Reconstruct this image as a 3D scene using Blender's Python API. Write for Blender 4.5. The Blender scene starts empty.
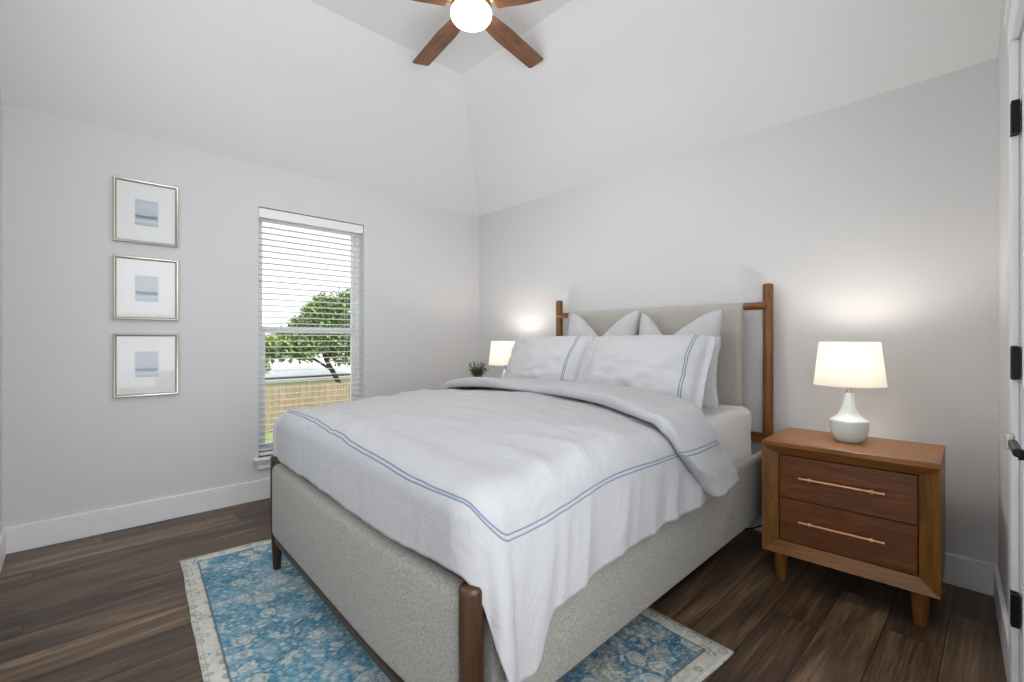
import bpy, bmesh, math, random
import numpy as np
from mathutils import Vector, Matrix, noise as mnoise
random.seed(7)
PI = math.pi
sc = bpy.context.scene
col = sc.collection

# ------------------------------------------------------------------ camera
F_PX = 465.0
YAW = math.atan((1005 - 512) / F_PX)            # the bed axis lies this far right of the view axis
cam_d = bpy.data.cameras.new('camera')
cam = bpy.data.objects.new('camera', cam_d); col.objects.link(cam)
cam_d.sensor_width = 36.0; cam_d.lens = 36.0 * F_PX / 1024.0
cam_d.shift_y = -1.0 / 1024.0
cam_d.clip_start = 0.02; cam_d.clip_end = 200
cam.location = (3.718, -3.04, 1.16)
cam.rotation_euler = (PI / 2, 0, YAW)
sc.camera = cam

# ------------------------------------------------------------------ world, sun, added fill lights, exposure
world = bpy.data.worlds.new('sky'); sc.world = world
world.use_nodes = True
bg = world.node_tree.nodes['Background']
bg.inputs[0].default_value = (0.93, 0.965, 1.0, 1); bg.inputs[1].default_value = 1.6
sun_d = bpy.data.lights.new('sun', 'SUN'); sun_d.energy = 3.0; sun_d.angle = 0.02; sun_d.color = (1, 0.96, 0.9)
sun = bpy.data.objects.new('sun', sun_d); col.objects.link(sun)
sun.rotation_euler = Vector((-0.45, -0.45, -0.77)).to_track_quat('-Z', 'Y').to_euler()
fill_front_d = bpy.data.lights.new('fill_light_front', 'AREA')  # unseen area light added as soft fill from behind the camera
fill_front_d.shape = 'RECTANGLE'; fill_front_d.size = 1.3; fill_front_d.size_y = 1.3; fill_front_d.energy = 6; fill_front_d.color = (0.95, 0.975, 1.0)
fill_front = bpy.data.objects.new('fill_light_front', fill_front_d); col.objects.link(fill_front)
fill_front.location = (1.8, -3.36, 1.55); fill_front.rotation_euler = (PI / 2, 0, 0)
fill_side_d = bpy.data.lights.new('fill_light_side', 'AREA')  # second unseen fill light, added to brighten the room from the right
fill_side_d.shape = 'RECTANGLE'; fill_side_d.size = 1.1; fill_side_d.size_y = 1.8; fill_side_d.energy = 26; fill_side_d.color = (0.97, 0.985, 1.0)
fill_side = bpy.data.objects.new('fill_light_side', fill_side_d); col.objects.link(fill_side)
fill_side.location = (3.99, -2.59, 1.45); fill_side.rotation_euler = (PI / 2, 0, PI / 2)
sc.view_settings.view_transform = 'Standard'
sc.view_settings.look = 'None'
sc.view_settings.exposure = 0.06
sc.view_settings.gamma = 1.0
sc.view_settings.use_curve_mapping = False
sc.cycles.max_bounces = 10; sc.cycles.diffuse_bounces = 6; sc.cycles.transparent_max_bounces = 16
sc.cycles.use_denoising = True
sc.cycles.sample_clamp_indirect = 6.0

# ------------------------------------------------------------------ helpers
def srgb(r, g, b):
    f = lambda c: (c / 255 / 12.92) if c / 255 <= 0.04045 else ((c / 255 + 0.055) / 1.055) ** 2.4
    return (f(r), f(g), f(b), 1.0)

class Nodes:
    def __init__(s, name):
        s.m = bpy.data.materials.new(name); s.m.use_nodes = True
        s.t = s.m.node_tree; s.n = s.t.nodes; s.l = s.t.links
        s.b = s.n['Principled BSDF']; s.out = s.n['Material Output']
    def new(s, typ, **kw):
        nd = s.n.new(typ)
        for k, v in kw.items(): setattr(nd, k, v)
        return nd
    def link(s, a, b): s.l.new(a, b)
    def put(s, sock, v):
        if hasattr(v, 'is_linked') or isinstance(v, bpy.types.NodeSocket): s.l.new(v, sock)
        else: sock.default_value = v
    def coord(s, kind='Object'): return s.new('ShaderNodeTexCoord').outputs[kind]
    def mapping(s, vec, scale=(1, 1, 1), loc=(0, 0, 0), rot=(0, 0, 0)):
        nd = s.new('ShaderNodeMapping'); s.link(vec, nd.inputs[0])
        nd.inputs['Scale'].default_value = scale; nd.inputs['Location'].default_value = loc; nd.inputs['Rotation'].default_value = rot
        return nd.outputs[0]
    def noise(s, vec, scale, detail=3, rough=0.5, dist=0.0):
        nd = s.new('ShaderNodeTexNoise'); s.link(vec, nd.inputs['Vector'])
        nd.inputs['Scale'].default_value = scale; nd.inputs['Detail'].default_value = detail
        nd.inputs['Roughness'].default_value = rough; nd.inputs['Distortion'].default_value = dist
        return nd.outputs['Fac']
    def voronoi(s, vec, scale, feature='F1', out='Distance', rand=1.0):
        nd = s.new('ShaderNodeTexVoronoi', feature=feature); s.link(vec, nd.inputs['Vector'])
        nd.inputs['Scale'].default_value = scale; nd.inputs['Randomness'].default_value = rand
        return nd.outputs[out]
    def white(s, vec):
        nd = s.new('ShaderNodeTexWhiteNoise', noise_dimensions='3D'); s.link(vec, nd.inputs['Vector'])
        return nd.outputs['Value']
    def math(s, op, a, b=0.0, c=None):
        nd = s.new('ShaderNodeMath', operation=op); s.put(nd.inputs[0], a); s.put(nd.inputs[1], b)
        if c is not None: s.put(nd.inputs[2], c)
        return nd.outputs[0]
    def sep(s, vec):
        nd = s.new('ShaderNodeSeparateXYZ'); s.link(vec, nd.inputs[0]); return nd.outputs
    def comb(s, x, y, z):
        nd = s.new('ShaderNodeCombineXYZ')
        for i, v in enumerate((x, y, z)): s.put(nd.inputs[i], v)
        return nd.outputs[0]
    def ramp(s, fac, stops, interp='LINEAR'):
        nd = s.new('ShaderNodeValToRGB'); s.link(fac, nd.inputs[0]); cr = nd.color_ramp; cr.interpolation = interp
        while len(cr.elements) < len(stops): cr.elements.new(0.5)
        for e, (p, c) in zip(cr.elements, stops): e.position = p; e.color = c
        return nd.outputs[0]
    def step(s, v, lo, hi):
        nd = s.new('ShaderNodeMapRange'); s.put(nd.inputs[0], v); nd.interpolation_type = 'SMOOTHSTEP'
        nd.inputs[1].default_value = lo; nd.inputs[2].default_value = hi; nd.inputs[3].default_value = 0; nd.inputs[4].default_value = 1
        return nd.outputs[0]
    def mix(s, fac, a, b, blend='MIX'):
        nd = s.new('ShaderNodeMix', data_type='RGBA', blend_type=blend)
        s.put(nd.inputs[0], fac); s.put(nd.inputs[6], a); s.put(nd.inputs[7], b); return nd.outputs[2]
    def bump(s, h, strength=0.3, dist=0.002):
        nd = s.new('ShaderNodeBump'); nd.inputs['Strength'].default_value = strength; nd.inputs['Distance'].default_value = dist
        s.link(h, nd.inputs['Height']); s.link(nd.outputs[0], s.b.inputs['Normal'])
    def set(s, color=None, rough=None, metal=None, spec=None, **kw):
        if color is not None: s.put(s.b.inputs['Base Color'], color)
        if rough is not None: s.put(s.b.inputs['Roughness'], rough)
        if metal is not None: s.b.inputs['Metallic'].default_value = metal
        if spec is not None: s.b.inputs['Specular IOR Level'].default_value = spec
        return s

def plain(name, c, rough=0.5, metal=0.0, spec=0.5, vary=0.04, scale=30, bump=0.0):
    N = Nodes(name); f = N.noise(N.coord(), scale, 3)
    lo = tuple(max(0, x * (1 - vary)) for x in c[:3]) + (1,); hi = tuple(min(1, x * (1 + vary)) for x in c[:3]) + (1,)
    N.set(N.ramp(f, [(0.3, lo), (0.7, hi)]), rough, metal, spec)
    if bump: N.bump(f, bump, 0.002)
    return N.m

def wall_paint(name, c, bump=0.25):
    N = Nodes(name); v = N.coord()
    f = N.noise(v, 90, 3, 0.6); g = N.noise(v, 1.3, 2)
    N.set(N.ramp(g, [(0.3, tuple(x * 0.985 for x in c[:3]) + (1,)), (0.7, c)]), 0.7, 0, 0.25)
    N.bump(f, bump, 0.0025); return N.m

def wood(name, dark, light, axis=2, rough=0.38, scale=1.0, spec=0.5):
    N = Nodes(name); v = N.coord()
    sl = [9 * scale] * 3; sl[axis] = 0.9 * scale
    a = N.noise(N.mapping(v, tuple(sl)), 2.4, 5, 0.62, 1.6)
    sl2 = [70 * scale] * 3; sl2[axis] = 2.2 * scale
    b = N.noise(N.mapping(v, tuple(sl2)), 2.0, 3, 0.6, 0.3)
    f = N.math('ADD', N.math('MULTIPLY', a, 0.72), N.math('MULTIPLY', b, 0.28))
    mid = tuple((x + y) / 2 for x, y in zip(dark[:3], light[:3])) + (1,)
    N.set(N.ramp(f, [(0.34, dark), (0.5, mid), (0.66, light)]), rough, 0, spec)
    N.bump(b, 0.08, 0.001); return N.m

def fabric(name, c1, c2, weave=520, rough=0.95, mottled=170):
    N = Nodes(name); v = N.coord()
    a = N.noise(v, weave, 2, 0.7); b = N.noise(v, mottled, 4, 0.7)
    f = N.math('ADD', N.math('MULTIPLY', a, 0.5), N.math('MULTIPLY', b, 0.5))
    N.set(N.ramp(f, [(0.40, c1), (0.60, c2)]), rough, 0, 0.15)
    N.b.inputs['Sheen Weight'].default_value = 0.15
    N.bump(f, 0.35, 0.002); return N.m

def linen(name, c):
    N = Nodes(name); v = N.coord()
    a = N.noise(v, 700, 2, 0.6); b = N.noise(v, 45, 4, 0.6)
    N.set(N.ramp(b, [(0.3, tuple(x * 0.975 for x in c[:3]) + (1,)), (0.7, c)]), 0.85, 0, 0.2)
    N.b.inputs['Sheen Weight'].default_value = 0.1
    sw = N.noise(N.mapping(v, (1.0, 1.7, 1.2), rot=(0, 0, 0.35)), 5.0, 4, 0.58, 1.4)
    ridge = N.math('ABSOLUTE', N.math('SUBTRACT', sw, 0.5))
    h = N.math('ADD', N.math('MULTIPLY', ridge, -2.2), N.math('ADD', N.math('MULTIPLY', a, 0.06), N.math('MULTIPLY', b, 0.30)))
    N.bump(h, 0.34, 0.013); return N.m

# mesh helpers ------------------------------------------------------
def link_mesh(name, verts, faces, m=None, parent=None, smooth=False, loc=None):
    me = bpy.data.meshes.new(name); me.from_pydata([tuple(map(float, v)) for v in verts], [], faces); me.validate(); me.update()
    bm = bmesh.new(); bm.from_mesh(me); bmesh.ops.recalc_face_normals(bm, faces=bm.faces); bm.to_mesh(me); bm.free()
    if smooth: me.polygons.foreach_set('use_smooth', [True] * len(me.polygons))
    o = bpy.data.objects.new(name, me); col.objects.link(o)
    if m: me.materials.append(m)
    if parent: o.parent = parent
    if loc: o.location = loc
    return o

class MB:
    """collects shapes into one mesh"""
    def __init__(s): s.v = []; s.f = []
    def add(s, verts, faces):
        k = len(s.v); s.v += [tuple(map(float, p)) for p in verts]; s.f += [tuple(i + k for i in f) for f in faces]; return s
    def box(s, lo, hi, bevel=0.0, seg=2, fn=None):
        bm = bmesh.new(); bmesh.ops.create_cube(bm, size=1)
        for v in bm.verts:
            v.co = Vector(((lo[i] + hi[i]) / 2 + v.co[i] * (hi[i] - lo[i]) for i in range(3)))
        if bevel: bmesh.ops.bevel(bm, geom=bm.edges[:], offset=bevel, segments=seg, profile=0.5, affect='EDGES')
        bm.verts.index_update()
        s.add([fn(v.co) if fn else v.co for v in bm.verts], [[v.index for v in f.verts] for f in bm.faces]); bm.free(); return s
    def lathe(s, prof, c=(0, 0, 0), n=40, cap=True):
        vs, fs = [], []
        for r, z in prof:
            for k in range(n):
                a = 2 * PI * k / n; vs.append((c[0] + r * math.cos(a), c[1] + r * math.sin(a), c[2] + z))
        for i in range(len(prof) - 1):
            for k in range(n): fs.append((i * n + k, i * n + (k + 1) % n, (i + 1) * n + (k + 1) % n, (i + 1) * n + k))
        if cap: fs.append(tuple(range(n))[::-1]); fs.append(tuple((len(prof) - 1) * n + k for k in range(n)))
        return s.add(vs, fs)
    def tube(s, pts, r, n=12, cap=True):
        pts = [Vector(p) for p in pts]; rr = r if isinstance(r, (list, tuple)) else [r] * len(pts)
        vs, fs = [], []; up = None
        for i, p in enumerate(pts):
            d = (pts[min(i + 1, len(pts) - 1)] - pts[max(i - 1, 0)]).normalized()
            if up is None: up = Vector((0, 0, 1)) if abs(d.z) < 0.9 else Vector((1, 0, 0))
            a = d.cross(up).normalized(); b = a.cross(d).normalized(); up = b
            for k in range(n):
                t = 2 * PI * k / n; vs.append(p + (a * math.cos(t) + b * math.sin(t)) * rr[i])
        for i in range(len(pts) - 1):
            for k in range(n): fs.append((i * n + k, i * n + (k + 1) % n, (i + 1) * n + (k + 1) % n, (i + 1) * n + k))
        if cap: fs.append(tuple(range(n))[::-1]); fs.append(tuple((len(pts) - 1) * n + k for k in range(n)))
        return s.add(vs, fs)
    def grid(s, P):
        h, w = P.shape[:2]
        return s.add(P.reshape(-1, 3), [(i * w + j, i * w + j + 1, (i + 1) * w + j + 1, (i + 1) * w + j) for i in range(h - 1) for j in range(w - 1)])
    def build(s, name, m, parent=None, smooth=False, loc=None): return link_mesh(name, s.v, s.f, m, parent, smooth, loc)

def auto_smooth(o, deg=40):
    me = o.data; me.polygons.foreach_set('use_smooth', [True] * len(me.polygons))
    bm = bmesh.new(); bm.from_mesh(me)
    for e in bm.edges:
        if len(e.link_faces) == 2 and e.calc_face_angle() > math.radians(deg): e.smooth = False
    bm.to_mesh(me); bm.free(); return o

def tag(o, label, cat, group=None):
    o['label'] = label; o['category'] = cat
    if group: o['group'] = group
    return o
def thing(name, label, cat, loc=(0, 0, 0), rz=0.0, group=None):
    o = bpy.data.objects.new(name, None); col.objects.link(o); o.empty_display_size = 0.05
    o.location = loc; o.rotation_euler = (0, 0, rz); return tag(o, label, cat, group)
def structure(o): o['kind'] = 'structure'; return o
def holder(name, loc=(0, 0, 0)):
    o = bpy.data.objects.new(name, None); col.objects.link(o); o.location = loc; o.empty_display_size = 0.05; return structure(o)
def copy_tree(o, parent=None):
    c = o.copy(); col.objects.link(c)
    if parent: c.parent = parent
    for ch in list(o.children): copy_tree(ch, c)
    return c

def sm(x, lo, hi):
    t = min(1.0, max(0.0, (x - lo) / (hi - lo))); return t * t * (3 - 2 * t)
def lerp(a, b, t): return a + (b - a) * t
def interp(x, xs, ys): return float(np.interp(x, xs, ys))
def nz(x, y, z=0.0): return mnoise.noise(Vector((x, y, z)))

# ------------------------------------------------------------------ materials
M = {}
M['wall'] = wall_paint('grey_wall_paint', srgb(215, 215, 216))
M['ceil'] = wall_paint('white_ceiling_paint', srgb(236, 236, 237), 0.18)
M['trim'] = plain('white_trim_paint', srgb(232, 233, 235), 0.4, vary=0.01)
M['vinyl'] = plain('white_window_vinyl', srgb(236, 238, 240), 0.35, vary=0.01)
M['slat'] = plain('white_blind_slat', srgb(238, 239, 240), 0.45, vary=0.01)
M['black'] = plain('black_metal', srgb(28, 27, 27), 0.4, 0.6)
M['steel'] = plain('silver_metal', srgb(190, 185, 175), 0.3, 1.0)
M['wood_z'] = wood('walnut_upright', srgb(80, 48, 16), srgb(136, 86, 34), 2)
M['wood_x'] = wood('walnut_crosswise', srgb(80, 48, 16), srgb(136, 86, 34), 0)
M['foot_z'] = wood('dark_walnut_upright', srgb(38, 23, 11), srgb(70, 43, 21), 2)
M['foot_x'] = wood('dark_walnut_crosswise', srgb(40, 25, 13), srgb(72, 46, 25), 0)
M['ns_x'] = wood('acacia_crosswise', srgb(98, 60, 22), srgb(150, 99, 44), 0, 0.36)
M['ns_z'] = wood('acacia_upright', srgb(92, 57, 20), srgb(142, 94, 40), 2, 0.36)
M['ns_drawer'] = wood('acacia_drawer', srgb(74, 40, 18), srgb(126, 74, 36), 0, 0.38, 1.3)
M['fan_wood'] = wood('fan_blade_wood', srgb(92, 56, 36), srgb(146, 98, 66), 0, 0.4, 1.6)
M['copper'] = plain('copper_bronze', srgb(214, 164, 122), 0.35, 0.75, vary=0.05)
M['brass'] = plain('brushed_brass', srgb(176, 150, 110), 0.35, 1.0)
M['tweed'] = fabric('grey_upholstery', srgb(124, 122, 116), srgb(176, 174, 168))
M['linen_head'] = fabric('warm_grey_upholstery', srgb(164, 160, 154), srgb(190, 186, 180))
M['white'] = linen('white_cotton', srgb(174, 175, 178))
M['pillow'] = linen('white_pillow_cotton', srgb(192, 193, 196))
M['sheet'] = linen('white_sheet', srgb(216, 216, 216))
M['stitch'] = plain('blue_stitching', srgb(120, 131, 152), 0.9, spec=0.1)
M['ceramic'] = plain('pale_ceramic', srgb(216, 224, 224), 0.18, vary=0.015)
M['silver_frame'] = plain('champagne_frame', srgb(208, 203, 190), 0.32, 0.75, vary=0.03)
M['mat'] = plain('white_mat_board', srgb(238, 238, 238), 0.8, vary=0.01)

def make_floor():
    N = Nodes('dark_wood_planks'); v = N.coord(); X, Y, Z = N.sep(v)
    W, L = 0.178, 1.22
    r = N.math('DIVIDE', X, W); row = N.math('FLOOR', r); fr = N.math('SUBTRACT', r, row)
    off = N.math('MULTIPLY', N.white(N.comb(row, 3.1, 7.7)), 1.0)
    q = N.math('ADD', N.math('DIVIDE', Y, L), off); pl = N.math('FLOOR', q); fq = N.math('SUBTRACT', q, pl)
    rnd = N.white(N.comb(row, pl, 1.3)); rnd2 = N.white(N.comb(pl, row, 9.3))
    gv = N.comb(N.math('ADD', N.math('MULTIPLY', X, 11), N.math('MULTIPLY', rnd, 40)), N.math('ADD', N.math('MULTIPLY', Y, 0.9), N.math('MULTIPLY', rnd2, 30)), 0.0)
    g1 = N.noise(gv, 1.0, 6, 0.62, 1.3)
    gv2 = N.comb(N.math('MULTIPLY', X, 90), N.math('ADD', N.math('MULTIPLY', Y, 3.0), N.math('MULTIPLY', rnd2, 30)), 0.0)
    g2 = N.noise(gv2, 1.0, 3, 0.6, 0.2)
    f = N.math('ADD', N.math('ADD', N.math('MULTIPLY', g1, 0.66), N.math('MULTIPLY', g2, 0.40)), N.math('MULTIPLY', N.math('SUBTRACT', rnd, 0.5), 0.16))
    c = N.ramp(f, [(0.36, srgb(42, 31, 24)), (0.50, srgb(76, 59, 45)), (0.61, srgb(106, 85, 65)), (0.76, srgb(156, 130, 102))])
    ex = N.math('MINIMUM', fr, N.math('SUBTRACT', 1.0, fr)); ey = N.math('MULTIPLY', N.math('MINIMUM', fq, N.math('SUBTRACT', 1.0, fq)), L / W)
    gap = N.step(N.math('MINIMUM', ex, ey), 0.004, 0.016)
    N.set(N.mix(gap, srgb(30, 22, 18), c), N.math('ADD', 0.30, N.math('MULTIPLY', g2, 0.16)), 0, 0.5)
    N.bump(N.math('ADD', N.math('MULTIPLY', gap, 0.6), N.math('MULTIPLY', g2, 0.25)), 0.25, 0.002)
    return N.m
M['floor'] = make_floor()

# ------------------------------------------------------------------ the room
PLATE, TOPZ = 2.435, 3.05
SX, SY = 1.06, 1.023                     # run of the two slopes
FRONT = -3.32
WY0, WY1, WZ0, WZ1 = -2.062, -1.252, 0.305, 2.132
TILT = 0.056
def rx(y): return 3.697 - TILT * y       # the right wall stands a little out of square
structure(MB().box((-0.2, FRONT - 0.2, -0.08), (4.2, 0.2, 0.0)).build('floor', M['floor']))

# window wall, with the hole for the window
w = MB()
T = 0.15
w.box((-T, FRONT - 0.15, 0), (0, WY0, PLATE)); w.box((-T, WY1, 0), (0, 0.15, PLATE))
w.box((-T, WY0, 0), (0, WY1, WZ0)); w.box((-T, WY0, WZ1), (0, WY1, PLATE))
structure(w.build('wall_left', M['wall']))
structure(MB().box((0, 0, 0), (4.1, 0.15, PLATE)).build('wall_back', M['wall']))
# right wall: slightly out of square, with a doorway and an unseen opening added for fill light
DY0, DY1, DZ = -0.93, -1.70, 2.085
def skew(p): return Vector((p[0] + rx(p[1]), p[1], p[2]))
w = MB()
w.box((0, DY0, 0), (0.13, 0.0, TOPZ), fn=skew); SWY0, SWY1, SWZ0, SWZ1 = -3.20, -1.98, 0.50, 2.40
w.box((0, SWY1, 0), (0.13, DY1, TOPZ), fn=skew); w.box((0, FRONT - 0.15, 0), (0.13, SWY0, TOPZ), fn=skew); w.box((0, SWY0, 0), (0.13, SWY1, SWZ0), fn=skew); w.box((0, SWY0, SWZ1), (0.13, SWY1, TOPZ), fn=skew); w.box((0, DY1, DZ), (0.13, DY0, TOPZ), fn=skew)
structure(w.build('wall_right', M['wall']))
# front wall behind the camera, with an opening added for fill light
FW = (1.1, 2.5, 0.85, 2.25)
w = MB()
w.box((-T, FRONT - 0.15, 0), (FW[0], FRONT, TOPZ + .05)); w.box((FW[1], FRONT - 0.15, 0), (4.1, FRONT, TOPZ + .05))
w.box((FW[0], FRONT - 0.15, 0), (FW[1], FRONT, FW[2])); w.box((FW[0], FRONT - 0.15, FW[3]), (FW[1], FRONT, TOPZ + .05))
structure(w.build('wall_front', M['wall']))
# vaulted ceiling: slope above the window wall, slope above the headboard wall, flat middle
c = MB(); Yf, Xr = FRONT - 0.1, 4.1
a0, a1, a2, a3 = (0, Yf, PLATE), (0, 0, PLATE), (SX, -SY, TOPZ), (SX, Yf, TOPZ)
b1, b2 = (Xr, 0, PLATE), (Xr, -SY, TOPZ)
c.add([a0, a1, a2, a3], [(0, 1, 2, 3)]); c.add([a1, b1, b2, a2], [(0, 1, 2, 3)]); c.add([a3, a2, b2, (Xr, Yf, TOPZ)], [(0, 1, 2, 3)])
o = c.build('ceiling', M['ceil']); structure(o)
bm = bmesh.new(); bm.from_mesh(o.data); bmesh.ops.remove_doubles(bm, verts=bm.verts, dist=0.001); bmesh.ops.recalc_face_normals(bm, faces=bm.faces); bm.to_mesh(o.data); bm.free()
so = o.modifiers.new('thickness', 'SOLIDIFY'); so.thickness = 0.12; so.offset = -1 if o.data.polygons[2].normal.z < 0 else 1
# baseboards
BH, BT = 0.145, 0.016
structure(MB().box((0, FRONT, 0), (BT, 0, BH), 0.004).build('baseboard_left', M['trim']))
structure(MB().box((BT, -BT, 0), (3.697, 0, BH), 0.004).build('baseboard_back', M['trim']))
structure(MB().box((-BT, DY0 + 0.09, 0), (0, -BT, BH), 0.004, fn=skew).build('baseboard_right', M['trim']))
structure(MB().box((BT, FRONT, 0), (3.7, FRONT + BT, BH), 0.004).build('baseboard_front', M['trim']))
# door casing and door in the right wall
w = MB()
w.box((-0.018, DY0, 0), (0, DY0 + 0.09, DZ + 0.0), 0.004, fn=skew); w.box((-0.018, DY1 - 0.09, 0), (0, DY1, DZ), 0.004, fn=skew)
w.box((-0.020, DY1 - 0.10, DZ), (0, DY0 + 0.10, DZ + 0.10), 0.004, fn=skew); w.box((-0.028, DY1 - 0.11, DZ + 0.10), (0, DY0 + 0.11, DZ + 0.125), 0.004, fn=skew)
structure(w.build('trim_1', M['trim']))
door = holder('door_1')
w = MB(); w.box((0.003, DY1 + 0.004, 0.008), (0.04, DY0 - 0.004, DZ - 0.004), 0.003, fn=skew)
for z0, z1 in ((0.16, 0.88), (1.02, 1.90)):
    for yy0, yy1 in ((DY1 + 0.10, DY1 + 0.115), (DY0 - 0.115, DY0 - 0.10)): w.box((-0.002, yy0, z0), (0.006, yy1, z1), 0.002, fn=skew)
    for zz in (z0, z1): w.box((-0.002, DY1 + 0.10, zz - 0.008), (0.006, DY0 - 0.10, zz + 0.008), 0.002, fn=skew)
w.build('door_panel', M['trim'], door)
for z in (1.84, 1.09, 0.335):
    h = MB(); h.tube([skew((-0.012, DY0 - 0.002, z - 0.052)), skew((-0.012, DY0 - 0.002, z + 0.052))], 0.0075, 10)
    for k in range(4): h.tube([skew((-0.012, DY0 - 0.002, z - 0.05 + k * 0.026)), skew((-0.012, DY0 - 0.002, z - 0.03 + k * 0.026))], 0.009, 10)
    h.box((-0.020, DY0 - 0.03, z - 0.05), (-0.001, DY0 + 0.012, z + 0.05), 0.002, fn=skew)
    h.build('hinge', M['black'], door)
h = MB(); hy = DY1 + 0.07
h.tube([skew((0.003, hy, 0.925)), skew((-0.008, hy, 0.925))], 0.027, 20)
h.tube([skew((-0.005, hy, 0.925)), skew((-0.052, hy, 0.925))], 0.011, 14)
h.box((-0.060, hy - 0.012, 0.920), (-0.044, hy + 0.115, 0.938), 0.005, fn=skew)
lever = h.build('lever_handle', M['black'], door)
MB().box((-0.064, hy + 0.113, 0.915), (-0.048, hy + 0.128, 0.950), 0.004, fn=skew).build('latch_tongue', M['steel'], door)

# window in the left wall
win = holder('window_1')
M['glass'] = None
def make_glass():
    N = Nodes('clear_glass'); N.n.remove(N.b)
    tr = N.new('ShaderNodeBsdfTransparent'); gl = N.new('ShaderNodeBsdfGlossy'); gl.inputs['Roughness'].default_value = 0.03
    lw = N.new('ShaderNodeFresnel'); lw.inputs[0].default_value = 1.25
    mx = N.new('ShaderNodeMixShader'); N.link(lw.outputs[0], mx.inputs[0]); N.link(tr.outputs[0], mx.inputs[1]); N.link(gl.outputs[0], mx.inputs[2])
    N.link(mx.outputs[0], N.out.inputs[0]); return N.m
M['glass'] = make_glass()
fr = MB(); xa, xb = -0.148, -0.085
fr.box((xa, WY0, WZ0), (xb, WY0 + 0.035, WZ1), 0.003); fr.box((xa, WY1 - 0.035, WZ0), (xb, WY1, WZ1), 0.003)
fr.box((xa, WY0 + 0.035, WZ0), (xb, WY1 - 0.035, WZ0 + 0.035), 0.003); fr.box((xa, WY0 + 0.035, WZ1 - 0.035), (xb, WY1 - 0.035, WZ1), 0.003)
fr.build('window_frame', M['vinyl'], win)
def sash(name, z0, z1, x0, x1, st):
    s = MB(); y0, y1 = WY0 + 0.035, WY1 - 0.035
    s.box((x0, y0, z0), (x1, y0 + st, z1), 0.003); s.box((x0, y1 - st, z0), (x1, y1, z1), 0.003)
    s.box((x0, y0 + st, z0), (x1, y1 - st, z0 + 0.045), 0.003); s.box((x0, y0 + st, z1 - 0.045), (x1, y1 - st, z1), 0.003)
    so = s.build(name, M['vinyl'], win)
    MB().box(((x0 + x1) / 2 - 0.002, y0 + st - 0.003, z0 + 0.04), ((x0 + x1) / 2 + 0.002, y1 - st + 0.003, z1 - 0.04)).build('pane', M['glass'], so)
sash('upper_sash', 1.215, WZ1 - 0.035, -0.142, -0.118, 0.022)
sash('lower_sash', WZ0 + 0.035, 1.262, -0.116, -0.090, 0.034)
s = MB(); s.box((-0.085, WY0 - 0.0, WZ0 - 0.022), (0.0, WY1, WZ0), 0.003)
s.box((-0.002, WY0 - 0.035, WZ0 - 0.024), (0.040, WY1 + 0.035, WZ0 - 0.001), 0.006)
s.box((0.0, WY0 - 0.02, WZ0 - 0.045), (0.026, WY1 + 0.02, WZ0 - 0.024), 0.005); s.box((0.0, WY0 - 0.01, WZ0 - 0.085), (0.016, WY1 + 0.01, WZ0 - 0.045), 0.004)
s.build('window_sill', M['trim'], win)
# frame of the unseen front window, added to brighten the room
added_win_front = holder('added_window_front')
fr = MB(); y0, y1 = FRONT - 0.14, FRONT - 0.09
for xx in (FW[0], (FW[0] + FW[1]) / 2 - 0.03, FW[1] - 0.06): fr.box((xx, y0, FW[2]), (xx + 0.06, y1, FW[3]), 0.004)
for zz in (FW[2], FW[3] - 0.06): fr.box((FW[0], y0, zz), (FW[1], y1, zz + 0.06), 0.004)
fr.build('window_frame', M['vinyl'], added_win_front)

added_win_side = holder('added_window_side')  # unseen side window, added to brighten the bed's right side and rail
fr = MB()
for yy in (SWY0, SWY1 - 0.05): fr.box((0.07, yy, SWZ0), (0.12, yy + 0.05, SWZ1), 0.004, fn=skew)
for zz in (SWZ0, (SWZ0 + SWZ1) / 2, SWZ1 - 0.05): fr.box((0.07, SWY0, zz), (0.12, SWY1, zz + 0.05), 0.004, fn=skew)
fr.build('window_frame', M['vinyl'], added_win_side)

# blind -------------------------------------------------------------
bl = thing('window_blind', 'white horizontal slat blind with open slats filling the window recess', 'blind', (-0.045, (WY0 + WY1) / 2, WZ0))
BW = (WY1 - WY0) / 2 - 0.008; HH = WZ1 - WZ0
MB().box((-0.028, -BW, HH - 0.05), (0.028, BW, HH - 0.004), 0.004).build('headrail', M['slat'], bl)
MB().box((0.030, -BW - 0.004, HH - 0.075), (0.037, BW + 0.004, HH - 0.006), 0.003).build('valance', M['slat'], bl)
s = MB(); zz = 0.045
while zz < HH - 0.085:
    def crown(p, z=zz):
        x = p[0]; return Vector((x * math.cos(0.05), p[1], z + p[2] + 0.003 * (1 - (x / 0.025) ** 2) + x * 0.05))
    P = [(-0.025, -0.0013), (-0.012, -0.0013), (0, -0.0013), (0.012, -0.0013), (0.025, -0.0013), (0.025, 0.0013), (0.012, 0.0013), (0, 0.0013), (-0.012, 0.0013), (-0.025, 0.0013)]
    vs = [crown((x, -BW, z)) for x, z in P] + [crown((x, BW, z)) for x, z in P]; n = len(P)
    s.add(vs, [(k, (k + 1) % n, n + (k + 1) % n, n + k) for k in range(n)] + [tuple(range(n)), tuple(range(n, 2 * n))])
    zz += 0.0445
auto_smooth(s.build('slats', M['slat'], bl), 60)
MB().box((-0.026, -BW, 0.004), (0.026, BW, 0.026), 0.005).build('bottom_rail', M['slat'], bl)
s = MB()
for yy in (-BW + 0.13, BW - 0.13):
    for xx in (-0.027, 0.027): s.tube([(xx, yy, 0.02), (xx, yy, HH - 0.05)], 0.0009, 6)
s.build('ladder_cord', M['slat'], bl)
s = MB(); s.tube([(0.040, BW - 0.07, HH - 0.06), (0.041, BW - 0.07, 0.83)], 0.0012, 6)
cd = s.build('pull_cord', M['slat'], bl)
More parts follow.
